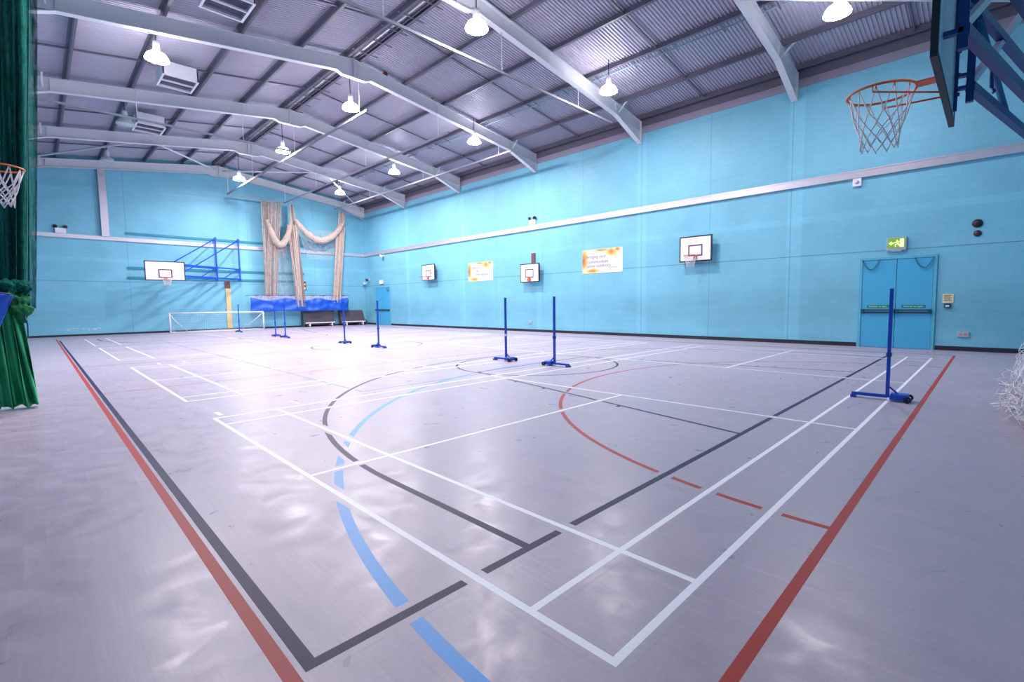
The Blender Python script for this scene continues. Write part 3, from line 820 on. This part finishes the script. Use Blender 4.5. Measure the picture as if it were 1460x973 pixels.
def swing_goal(t, xb, face, cy, z0, w, h, xh, ya, yb, za, zb, zt, steel, light, net_r):
    """board facing along x with two parallel swing arms hinged on posts at (xh, ya/yb)"""
    fr, pa, sq, bx = board_plane(0, xb, cy, z0, w, h, face, .03)
    fr.build('board_frame', M['black'], t); bd = pa.build('board', M['board_white'], t)
    square(bx, sq, cy, z0+.15, .58, .44, .045); sq.build('target_square', M['black'], bd)
    back = xb-face*.03
    att = (cy-.55, cy+.55+.06)
    # bracket frame on the back of the board
    b = MB(); xs = back-face*.05
    y = att[1]
    b.bar((back-face*.012, y-.20, za-.24), (back-face*.012, y-.20, z0+h-.04), .035, .024, up=(1, 0, 0))
    b.bar((back-face*.012, y-.0, z0+.06), (back-face*.012, y-.0, z0+h-.04), .03, .024, up=(1, 0, 0))
    for z in (za-.02, za-.2):
        b.bar((back-face*.02, y-.22, z), (xs-face*.05, y, z), .03, .04)
    for z in (zb, zb+.1): b.bar((back-face*.02, y-.02, z), (xs-face*.05, y, z), .05, .025)
    for z in (z0+.2, z0+.36, z0+.55, z0+.72): b.box(min(back, back-face*.035), max(back, back-face*.035), y+.02, y+.05, z-.012, z+.012)
    b.build('board_bracket', M[steel], t)
    for z in (zb, za):
        b = MB(); b.bar((back, att[0], z), (xs-face*.05, att[0], z), .05, .03); b.build('board_stub', M[steel], t)
    xa = xs-face*.05
    for y, yh in zip(att, (ya, yb)):
        b = MB(); b.bar((xa, y, zb-.12), (xa, y, z0+h-.03), .05, .05); b.build('board_post', M[steel], t)
        b = MB(); b.bar((xh, yh, zb-.1), (xh, yh, zt+.1), .07, .07)
        for z in (zb-.03, za, zt): b.box(min(xh, xh-face*.3), max(xh, xh-face*.3), yh-.04, yh+.04, z-.03, z+.03); b.box(xh-.06, xh+.06, yh-.06, yh+.06, z-.06, z+.06)
        b.build('hinge_post', M[steel], t)
        b = MB(); b.bar((xa, y, za), (xh, yh, za), .06, .07); b.build('upper_arm', M[steel], t)
        b = MB(); b.bar((xa, y, zb), (xh, yh, zb), .06, .07); b.build('lower_arm', M[steel], t)
        b = MB(); b.bar((xa, y, zb+.03), (xh, yh, zt), .045, .05); b.build('diagonal_stay', M[light], t)
        u = .70; pa_ = Vector((xa, y, zb)).lerp(Vector((xh, yh, zb)), u); pb_ = Vector((xa, y, za)).lerp(Vector((xh, yh, za)), u+.26)
        b = MB(); b.bar(pa_, pb_, .04, .04); b.build('arm_strut', M[steel], t)
    c = (xb+face*(.15+.229), cy, z0+.15)
    b = MB(); rim(b, c, (-face, 0, 0), .385-.01); b.build('rim', M['orange'], t)
    hoop_net(c, rad=net_r).build('net', M['cord'], t)
# near one
t = thing('basketball_goal', (1.7, 6.9, 2.9), 'big basketball hoop on blue swing arms seen from behind its board', 'basketball hoop')
swing_goal(t, .645, -1, 3.36, 2.92, 1.72, 1.05, 1.45, 6.25, 7.4, 3.78, 3.15, 5.55, 'navy_steel', 'galv', .0045)
# height-adjusting strut with its handle
b = MB(); p, q = Vector((.80, 4.02, 3.70)), Vector((.745+.705*.36, 3.97+3.43*.36, 3.19)); b.tube([p, q], .028, 8); b.tube([p+(q-p)*.32, p+(q-p)*.42], .04, 8)
ws = b.build('winding_strut', M['steel_blue'], t)
b = MB(); m_ = p+(q-p)*.42; b.tube([m_, m_+Vector((.01, .05, -.20))], .016, 6); b.tube([m_+Vector((.01, .05, -.20)), m_+Vector((.03, .05, -.23)), m_+Vector((.02, .10, -.23))], .012, 6)
b.build('handle', M['navy_steel'], ws)
# far one
t = thing('basketball_goal', (XF, 6.9, 2.9), 'basketball hoop on blue swing arms fixed to the far wall', 'basketball hoop')
swing_goal(t, -30.2, 1, 3.37, 2.83, 1.72, 1.01, XF+.25, 6.28, 7.5, 3.72, 3.12, 5.5, 'royal', 'royal', .005)
for z, y0, y1, l in ((5.47, 2.18, 11.5, 'top teal rail on the far wall above the trunking'), (3.61, 2.16, 11.45, 'middle teal rail on the far wall behind the hoop board'),
                     (3.08, 2.13, 11.4, 'lowest teal rail on the far wall behind the hoop board')):
    b = MB(); b.box(XF, XF+.05, y0, y1, z-.055, z+.055); b.box(XF+.05, XF+.07, y0, y1, z-.055, z-.03); b.box(XF+.05, XF+.07, y0, y1, z+.03, z+.055)
    tag(b.build('wall_rail', M['teal_rail'], origin=(XF, y0, z)), l, 'rail', 'teal mounting rails on the far wall')
t = thing('timber_plank', (XF, 6.85, .1), 'pale timber plank upright on the far wall below the hoop arms', 'plank')
b = MB(); b.box(XF, XF+.06, 6.72, 6.98, .1, 2.55); b.build('plank', M['wood'], t)
b = MB(); b.box(XF, XF+.065, 6.70, 6.98, 2.55, 3.05); b.build('stained_end', M['wood_dark'], t)

# ------------------------------------------------------------------ badminton posts
def post(x, y, d, label, joint=False):
    """d=+1: the long foot points to +x"""
    t = thing('badminton_post', (x, y, 0), label, 'badminton post', 'blue badminton posts')
    b = MB(); b.bar((x, y, .04), (x, y, 1.55), .042, .042, up=(1, 0, 0)); b.box(x-.024, x+.024, y-.024, y+.024, 1.55, 1.565); pol = b.build('pole', M['royal'], t)
    b = MB(); b.box(min(x, x+d*.42), max(x, x+d*.42), y-.03, y+.03, .035, .075); b.box(x+d*.40-.03, x+d*.40+.03, y-.06, y+.06, 0, .04); b.build('foot', M['royal'], t)
    b = MB(); x0, x1 = sorted((x-d*.03, x-d*.24)); b.box(x0, x1, y-.10, y+.10, .025, .105, c=.012); bl = b.build('ballast', M['royal'], t)
    for s in (-1, 1):
        b = MB(); cx = x-d*.235
        n = 16; rows = []
        for k, (w, r) in enumerate(((-.018, .02), (-.018, .045), (.018, .045), (.018, .02))):
            rows.append([(cx+r*math.cos(2*PI*i/n), y+s*.115+w, .045+r*math.sin(2*PI*i/n)) for i in range(n+1)])
        b.grid(rows, 0, False); b.build('wheel', M['black'], bl)
    b = MB(); b.bar((x-d*.02, y, .19), (x-d*.12, y, .10), .02, .02); b.build('brace', M['royal'], t)
    b = MB(); b.box(x-.03, x+.03, y-.03, y+.03, .62, .67); 
    b.build('height_clip', M['white' if joint else 'navy_steel'], pol)
post(-.03, 6.80, -1, 'blue badminton post closest to the camera, in front of the double doors')
post(-6.10, 6.63, 1, 'blue badminton post in the centre circle with its weight block towards the far wall')
post(-7.65, 6.58, -1, 'blue badminton post with a white clip standing by the centre circle', True)
post(-13.75, 6.45, 1, 'blue badminton post in line with the small far double door')
post(-16.45, 6.53, -1, 'blue badminton post in front of the corner of the blue tarpaulin')
post(-21.9, 6.3, 1, 'blue badminton post under the middle of the blue tarpaulin, closer of that pair')
post(-23.38, 6.37, -1, 'blue badminton post under the blue tarpaulin, beyond the closer of that pair')
post(-29.36, 6.42, 1, 'blue badminton post in front of the white football goal')

# ------------------------------------------------------------------ football goals
def goal(t, x, d, y0, y1, h, deep, net=True):
    """five-a-side goal, mouth facing d; frame and net as parts"""
    r = .04
    b = MB(); b.tube([(x, y0, r), (x, y0, h), (x, y0+.001, h)], r, 10); b.tube([(x, y1, r), (x, y1, h)], r, 10); b.tube([(x, y0, h), (x, y1, h)], r, 10)
    b.build('goal_frame', M['white'], t)
    b = MB(); xb = x-d*deep
    for y, s in ((y0, 1), (y1, -1)):
        b.tube([(x, y, .025), (xb+d*.15, y+s*.12, .025), (xb, y+s*.4, .025)], .028, 8)
        b.tube([(x, y, h-.02), (x-d*deep*.5, y+s*.35, h*.55), (xb, y+s*.95, .03)], .026, 8)
    b.tube([(xb, y0+.4, .025), (xb, y1-.4, .025)], .022, 8)
    b.tube([(x, y0, .02), (x, y1, .02)], .02, 8)
    b.build('back_frame', M['white'], t)
    if net:
        b = MB(); n = int((y1-y0)/.12)
        def P(u, v):
            y = y0+(y1-y0)*u; ee = .4*(1-abs(2*u-1))**0
            yy = y0+.4*v+(y1-y0-.8*v)*u
            return (x-d*(deep*v**.8)-.0, yy, h*(1-v)**1.15+.02)
        for i in range(n+1): b.tube([P(i/n, k/6) for k in range(7)], .003, 3, cap=False)
        for k in range(1, 11): b.tube([P(i/12, k/10) for i in range(13)], .003, 3, cap=False)
        for y, s in ((y0, 1), (y1, -1)):
            for k in range(1, 9):
                u = k/9; b.tube([(x-d*deep*u, y+s*.4*u, .02), (x-d*deep*u, y+s*.4*u, h*(1-u)**1.2+.02)], .003, 3, cap=False)
                b.tube([(x, y, h*u), (x-d*deep*(1-u)**.85, y+s*.4*(1-u), h*u)], .003, 3, cap=False)
        b.build('net', M['cord'], t)
t = thing('football_goal', (-31.5, 5.95, 0), 'white five-a-side football goal standing against the far wall', 'football goal')
goal(t, -31.6, 1, 3.64, 8.36, 1.1, .95)
t = thing('football_goal', (1.5, 6.5, 0), 'white football goal with its net heaped on the floor beside the red sideline', 'football goal')
goal(t, 1.42, -1, 4.2, 8.75, 1.12, .30, net=False)
rr = random.Random(3); b = MB()
def blob(p, q, r, wob, n=12):
    p, q = Vector(p), Vector(q)
    pts = []
    for i in range(n+1):
        u = i/n; c = p.lerp(q, u)
        pts.append((c.x+rr.gauss(0, wob), c.y+rr.gauss(0, wob*1.6), max(.006, c.z+rr.gauss(0, wob))))
    b.tube(pts, r, 4, cap=False)
for k in range(150):
    y = rr.uniform(5.7, 7.5); z = rr.uniform(.02, .42)
    reach = 1.10+.22*abs(z-.24)/.24+.10*abs(y-6.7)+rr.uniform(0, .12)
    blob((reach, y, z), (1.4, y+rr.uniform(-.4, .4), rr.uniform(.0, .5)), .0038, .035)
for k in range(60):
    y = rr.uniform(5.8, 7.4); x = rr.uniform(1.13, 1.3)
    blob((x, y, rr.uniform(.05, .4)), (x+rr.uniform(-.02, .12), y+rr.uniform(-.25, .25), rr.uniform(.05, .45)), .004, .05, 8)
for k in range(36):
    y = rr.uniform(6.2, 8.2)
    blob((1.41, y, 1.1), (rr.uniform(1.18, 1.34), y+rr.uniform(-.3, .1), rr.uniform(.25, .45)), .0035, .022)
b.build('net', M['net_white'], t)
b = MB(); b.tube([(1.34, 7.0, .72), (1.27, 6.9, .46), (1.22, 6.8, .36)], .016, 8)
b.tube([(1.36, 6.5, .36), (1.27, 6.42, .30), (1.24, 6.3, .16), (1.27, 6.2, .05), (1.38, 6.0, .03)], .017, 8); b.build('loose_net_pole', M['white'], t)

# ------------------------------------------------------------------ crash mat trolleys by the far corner
def trolley(y0, y1, lean, label):
    x0 = XF+.12
    t = thing('mat_trolley', (x0+.4, (y0+y1)/2, 0), label, 'mat trolley', 'dark crash mats on white trolleys')
    h = 1.1; prof = [(x0+.02, .14), (x0+.42, .14), (x0+.42-lean, h), (x0+.02, h)] if lean < .3 else [(x0+.25, .16), (x0+.62, .16), (x0+.24, h-.08), (x0+.04, h-.02)]
    b = MB(); b.prism(prof, 1, y0, y1); b.build('crash_mat', M['mat_vinyl'], t)
    xf = x0+.50 if lean < .3 else x0+.68
    b = MB(); b.box(x0, xf, y0+.25, y0+.31, .10, .15); b.box(x0, xf, y1-.31, y1-.25, .10, .15); b.box(xf-.03, xf+.03, y0+.05, y1-.02, .24, .30)
    for y in (y0+.35, y1-.2): b.box(xf-.025, xf+.025, y-.03, y+.03, .07, .26)
    tf = b.build('trolley_frame', M['white'], t)
    for y in (y0+.35, y1-.2):
        for x in (x0+.08, xf):
            b = MB(); n = 14
            b.grid([[(x+r*math.cos(2*PI*i/n), y+w, .04+r*math.sin(2*PI*i/n)) for i in range(n+1)] for w, r in ((-.016, .01), (-.016, .04), (.016, .04), (.016, .01))], 0, False)
            b.build('wheel', M['white'], tf)
    if lean < .3:
        b = MB(); b.box(x0+.02, x0+.44, y0-.05, y0, .03, h); b.build('mat_end', M['mat_side'], t)
    else:
        b = MB(); b.prism([(x0, .04), (x0+.6, .04), (x0+.4, .34), (x0+.1, .4)], 1, y1+.01, y1+.22); b.build('folded_pad', M['black'], t)
trolley(11.12, 13.2, .02, 'upright dark crash mat on a white trolley under the blue tarpaulin')
trolley(13.62, 15.4, .4, 'leaning dark crash mat on a white trolley in the far corner')

# ------------------------------------------------------------------ doors
def text_mesh(s, size, name, parent, material, loc, rot, align='CENTER'):
    cu = bpy.data.curves.new(name, 'FONT'); cu.body = s; cu.size = size; cu.align_x = align; cu.align_y = 'CENTER'; cu.extrude = .0015
    o = bpy.data.objects.new(name, cu); C.objects.link(o)
    me = bpy.data.meshes.new_from_object(o.evaluated_get(bpy.context.evaluated_depsgraph_get()))
    C.objects.unlink(o); bpy.data.objects.remove(o); bpy.data.curves.remove(cu)
    me.materials.clear(); me.materials.append(material)
    ob = bpy.data.objects.new(name, me); C.objects.link(ob)
    ob.parent = parent; ob.location = Vector(loc)-Vector(parent['_w']); ob.rotation_euler = rot; ob['_w'] = parent['_w']
    return ob
RW = (PI/2, 0, 0)     # lettering on the poster wall: reads towards +x, faces -y
def double_door(nm, x0, x1, h, detail):
    t = bpy.data.objects.new(nm, None); C.objects.link(t); t.location = (x0, YR, 0); t['_w'] = (x0, YR, 0); struct(t)
    yf = YR-.03; xm = (x0+x1)/2
    b = MB(); b.box(x0-.07, x0, YR-.045, YR, 0, h+.07); b.box(x1, x1+.07, YR-.045, YR, 0, h+.07); b.box(x0, x1, YR-.045, YR, h, h+.07)
    b.box(x0, x1, YR-.008, YR, 0, h); b.build('door_frame', M['doorframe'], t)
    for s, a, c in ((-1, x0+.006, xm-.007), (1, xm+.007, x1-.006)):
        b = MB(); b.box(a, c, yf, YR-.01, .012, h-.006); lf = b.build('door_leaf', M['door'], t)
        b = MB()
        b.box(a+.02, c-.02, yf-.06, yf-.015, 1.045, 1.10); b.build('panic_bar', M['green_metal'], lf)
        b = MB(); b.box(a+.0, a+.07, yf-.085, yf, 1.01, 1.13); b.box(c-.07, c, yf-.085, yf, 1.01, 1.13); b.box(a+.05, c-.05, yf-.02, yf, 1.10, 1.125); b.box(a+.05, c-.05, yf-.02, yf, 1.015, 1.04); b.build('panic_bar_housing', M['dark_teal'], lf)
        if detail:
            b = MB(); m = (a+c)/2; b.box(m-.27, m+.27, yf-.006, yf, 1.17, 1.255); sg = b.build('door_sign', M['sign_green'], lf)
            text_mesh('Push bar to open', .062, 'lettering', lf, M['white'], (m, yf-.008, 1.21), RW)
    # restraint chains hanging in loops from the head
    spans = ((x0, x0+.42), (x1-.42, x1)) if detail else ((x1-.3, x1),)
    for a, c in spans:
        b = MB(); n = 26
        for i in range(n):
            u0, u1 = i/n, (i+1.25)/n
            P = lambda u: Vector((a+(c-a)*u, yf-.05, h+.02-.34*4*u*(1-u)*.9))
            p, q = P(u0), P(min(1, u1)); d = (q-p)
            o = Vector((0, .012, 0)) if i % 2 else d.cross(Vector((0, 1, 0))).normalized()*.012
            b.tube([p+o, q+o], .0065, 5); b.tube([p-o, q-o], .0065, 5)
        b.build('chain', M['chain'], t)
    b = MB(); b.box(xm-.008, xm+.008, yf+.006, YR-.005, .01, h-.01); b.build('leaf_gap', M['black'], t)
    return t
double_door('door_1', -1.88, -.24, 2.575, True)
double_door('door_2', -31.4, -29.45, 2.66, False)

# exit sign over the double doors
t = thing('exit_sign', (-1.09, YR, 2.78), 'lit green emergency exit sign box above the double doors', 'exit sign', 'exit signs on the poster wall')
x0, x1, y, z0, z1 = -1.32, -.86, YR-.09, 2.87, 3.17
b = MB(); b.box(x0, x1, y, YR, z0-.05, z1+.02, c=.008); b.build('housing', M['galv'], t)
b = MB(); b.box(x0+.03, x1-.03, y-.006, y, z0+.02, z1-.01); ep = b.build('panel', M['exit_green'], t)
b = MB(); zc = (z0+z1)/2
b.add([(x0+.05, y-.009, zc), (x0+.12, y-.009, zc+.06), (x0+.12, y-.009, zc+.02), (x0+.17, y-.009, zc+.02), (x0+.17, y-.009, zc-.02), (x0+.12, y-.009, zc-.02), (x0+.12, y-.009, zc-.06)], [(0, 1, 2, 3, 4, 5, 6)])
xm = -1.08
b.box(xm-.015, xm+.02, y-.009, y-.006, zc+.055, zc+.09)
for p, q, w in (((xm+.0, zc+.05), (xm+.03, zc-.02), .045), ((xm+.02, zc-.02), (xm-.035, zc-.045), .025), ((xm-.035, zc-.045), (xm-.03, zc-.1), .022), ((xm+.03, zc-.02), (xm+.07, zc-.09), .025), ((xm, zc+.035), (xm-.06, zc+.01), .02), ((xm+.01, zc+.035), (xm+.07, zc+.045), .02)):
    b.bar((p[0], y-.0075, p[1]), (q[0], y-.0075, q[1]), w, .003, up=(0, 1, 0))
b.box(x1-.15, x1-.06, y-.009, y-.006, z0+.035, z1-.03)
b.build('pictogram', M['exit_glow'], ep)
b = MB(); b.box(x0+.1, x1-.1, y+.01, YR-.01, z0-.085, z0-.05); b.build('downlight_lens', M['lamp_glass'], t)
t = thing('exit_sign', (-30.45, YR, 3.0), 'small glowing exit sign above the far double door', 'exit sign', 'exit signs on the poster wall')
b = MB(); b.box(-30.7, -30.2, YR-.09, YR, 2.93, 3.2, c=.008); b.build('housing', M['galv'], t)
b = MB(); b.box(-30.67, -30.23, YR-.1, YR-.09, 2.96, 3.17); b.build('panel', M['exit_glow'], t)

# small fittings
def twin_light(c, ax, label):
    t = thing('emergency_light', c, label, 'emergency light', 'twin-spot emergency lights')
    x, y, z = c
    b = MB()
    if ax == 1: b.box(x-.2, x+.2, y-.12, y, z, z+.26, c=.01)
    else: b.box(x, x+.12, y-.2, y+.2, z, z+.26, c=.01)
    b.build('battery_box', M['white'], t)
    for s in (-1, 1):
        b = MB(); p = Vector((x+s*.17, y-.08, z+.33)) if ax == 1 else Vector((x+.08, y+s*.17, z+.33))
        d = Vector((s*.4, -.8, -.3)) if ax == 1 else Vector((.8, s*.4, -.3)); d.normalize()
        b.tube([p-d*.05, p-d*.03, p+d*.04, p+d*.06], [.03, .07, .09, .09], 12); b.tube([p, p-Vector((0, 0, .08))], .014, 6); b.build('spotlight', M['black'], t)
twin_light((-15.5, YR, 5.27), 1, 'white twin-spot emergency light above the trunking over the ringless board')
twin_light((XF, -.36, 5.23), 0, 'white twin-spot emergency light on the far wall trunking by the curtain')
def dome(c, r, m, label, cat, name, axis=1):
    b = MB(); x, y, z = c
    n = 8; rows = []
    for i in range(n+1):
        a = PI/2*i/n
        rows.append([(x+r*math.cos(a)*math.cos(2*PI*j/18), y-r*.7*math.sin(a), z+r*math.cos(a)*math.sin(2*PI*j/18)) for j in range(19)])
    b.grid(rows); b.lathe([(r*1.02, 0)], (x, y, z), 4)
    t = thing(name, c, label, cat)
    b.build('dome', m, t)
    b = MB()
    n = 18; b.add([(x+r*1.08*math.cos(2*PI*j/n), yy, z+r*1.08*math.sin(2*PI*j/n)) for yy in (y, y-.02) for j in range(n)], [list(range(n)), list(range(2*n-1, n-1, -1))]+[[j, (j+1) % n, n+(j+1) % n, n+j] for j in range(n)])
    b.build('base', M['black'], t)
dome((.59, YR, 3.38), .10, M['black'], 'dark alarm bell, upper of two round fittings beside the doors', 'alarm', 'alarm_bell')
dome((.6, YR, 3.12), .075, M['red_bell'], 'dark red alarm beacon, lower of two round fittings beside the doors', 'alarm', 'alarm_beacon')
t = thing('notice', (.09, YR, 1.3), 'small cream fire notice on the wall beside the double doors', 'notice')
b = MB(); b.box(-.03, .20, YR-.012, YR, 1.30, 1.55); b.build('sheet', M['notice'], t)
b = MB()
for k in range(5): b.box(.0, .16-.03*(k % 2), YR-.014, YR-.012, 1.50-.035*k, 1.515-.035*k)
b.build('print', M['wood_dark'], t)
t = thing('call_point', (.09, YR, 1.18), 'dark call point box under the cream notice', 'call point')
b = MB(); b.box(.01, .15, YR-.06, YR, 1.17, 1.28, c=.008); cs = b.build('case', M['dark_teal'], t)
b = MB(); b.box(.04, .12, YR-.065, YR-.06, 1.195, 1.24); b.build('glass', M['white'], cs)
def socket(c, label):
    t = thing('wall_socket', c, label, 'socket', 'sockets low on the poster wall'); x, y, z = c
    b = MB(); b.box(x-.12, x+.12, y-.04, y, z-.07, z+.07, c=.008); b.build('box', M['galv'], t)
    b = MB(); b.box(x-.08, x-.02, y-.045, y-.04, z-.03, z+.03); b.box(x+.02, x+.08, y-.045, y-.04, z-.03, z+.03); b.build('face_plate', mat('socket_face', '#c08d94', .5), t)
socket((.43, YR, .45), 'small metal socket low on the wall past the double doors')
socket((-15.75, YR, .48), 'small socket low on the wall under the ringless hoop board')
t = thing('wall_sensor', (-2.1, YR, 4.9), 'small white square sensor below the trunking near the double doors', 'sensor')
b = MB(); b.box(-2.21, -1.99, YR-.08, YR, 4.80, 5.03, c=.01); b.build('case', M['white'], t)
b = MB(); b.sphere((-2.1, YR-.075, 4.91), .055, 8); b.build('lens', M['galv'], t)
def camera_fit(c, m, label, ax=1):
    t = thing('security_camera', c, label, 'security camera', 'small cameras near the far corner'); x, y, z = c
    b = MB(); b.box(x-.04, x+.04, y-.03, y, z-.06, z+.06); b.tube([(x, y, z), (x, y-.18, z-.02)], .02, 8); b.build('bracket', M['white'], t)
    b = MB(); b.bar((x-.12, y-.20, z+.0), (x+.16, y-.26, z-.06), .13, .12); b.tube([(x+.16, y-.26, z-.06), (x+.2, y-.27, z-.07)], .045, 10); b.build('camera_body', m, t)
camera_fit((-30.1, YR, 4.92), M['white'], 'white security camera below the trunking in the far corner')
camera_fit((-32.3, YR, 3.32), M['black'], 'black security camera beside the far double door')
camera_fit((-32.75, YR, 3.08), M['white'], 'tiny white camera tucked into the far corner')
t = thing('notice_board', (XF, 11.37, 2.55), 'small dark notice on the far wall between two beige nets', 'notice')
b = MB(); b.box(XF, XF+.03, 11.2, 11.55, 2.5, 3.1); b.build('board', M['wood_dark'], t)
b = MB(); b.box(XF+.03, XF+.035, 11.25, 11.5, 2.55, 2.72); b.box(XF+.03, XF+.035, 11.25, 11.5, 2.85, 2.95); b.build('print', M['notice'], t)

# posters
def poster(x0, x1, z0, z1, lines, small, lab, dz):
    cx, cz = (x0+x1)/2, (z0+z1)/2
    t = thing('wall_poster', (cx, YR-.012, cz), lab, 'poster', 'orange splash posters')
    b = MB(); b.box(x0, x1, YR-.016, YR-.004, z0, z1); bn = b.build('banner', M['poster'], t)
    for s, sz, dx, dzz in lines: text_mesh(s, sz, 'lettering', bn, M['ink'], (cx+dx, YR-.020, cz+dzz), RW)
    b = MB()
    for x in (x0+.03, x1-.03):
        for z in (z0+.03, z1-.03): b.box(x-.015, x+.015, YR-.024, YR-.016, z-.015, z+.015)
    b.build('eyelet', M['galv'], bn)['kind'] = 'stuff'
poster(-12.45, -10.33, 2.72, 3.76, [('bringing your', .20, -.30, .20), ('communities', .22, -.22, -.02), ('active outdoors', .20, -.18, -.20), ('find out more', .08, .55, -.30)], 0,
       'white and orange splash poster between the ringless board and the closer wall hoop', 0)
poster(-20.66, -18.55, 2.70, 3.74, [('getting active', .15, -.3, .22), ('for', .22, -.2, .05), ('everybody', .24, .12, -.15), ('find out more', .08, .5, -.32)], 0,
       'white and orange splash poster between the far hoop board and the ringless board', 0)

# balls and shuttles caught in the roof
for (x, y, r, m, l) in ((-15.36, 7.95, .095, 'red_ball', 'dark red ball caught on top of a roof frame'), (-15.30, 9.95, .06, 'gold', 'small yellow ball caught on top of the same roof frame further down')):
    b = MB(); z = rz(y)+.011+r; b.sphere((x, y, z), r)
    tag(b.build('ball', M[m], origin=(x, y, z-r)), l, 'ball')

# ------------------------------------------------------------------ world, camera, view
w = bpy.data.worlds.new('World'); bpy.context.scene.world = w; w.use_nodes = True
w.node_tree.nodes['Background'].inputs[0].default_value = (.5, .55, .7, 1); w.node_tree.nodes['Background'].inputs[1].default_value = .3
for o in bpy.data.objects:
    if '_w' in o: del o['_w']

cd = bpy.data.cameras.new('camera'); co = bpy.data.objects.new('camera', cd); C.objects.link(co)
yaw, pitch_, roll = 2.34146933, -.0751529557, -.0115850732
f = Vector((math.cos(yaw)*math.cos(pitch_), math.sin(yaw)*math.cos(pitch_), math.sin(pitch_)))
r0 = f.cross(Vector((0, 0, 1))).normalized(); u0 = r0.cross(f)
r_ = r0*math.cos(roll)+u0*math.sin(roll); u_ = r0*(-math.sin(roll))+u0*math.cos(roll)
mw = Matrix(((r_.x, u_.x, -f.x, .99383967), (r_.y, u_.y, -f.y, -1.48484786), (r_.z, u_.z, -f.z, 1.41665731), (0, 0, 0, 1)))
co.matrix_world = mw
cd.sensor_width = 36; cd.lens = 681.586282*36/1460
cd.shift_x = -24.7629284/1460; cd.shift_y = -2.1987990/1460
cd.clip_start = .05; cd.clip_end = 200
sc = bpy.context.scene
sc.camera = co
sc.view_settings.view_transform = 'Standard'; sc.view_settings.look = 'None'
sc.view_settings.gamma = 1; sc.view_settings.use_curve_mapping = False
sc.view_settings.exposure = 1.9
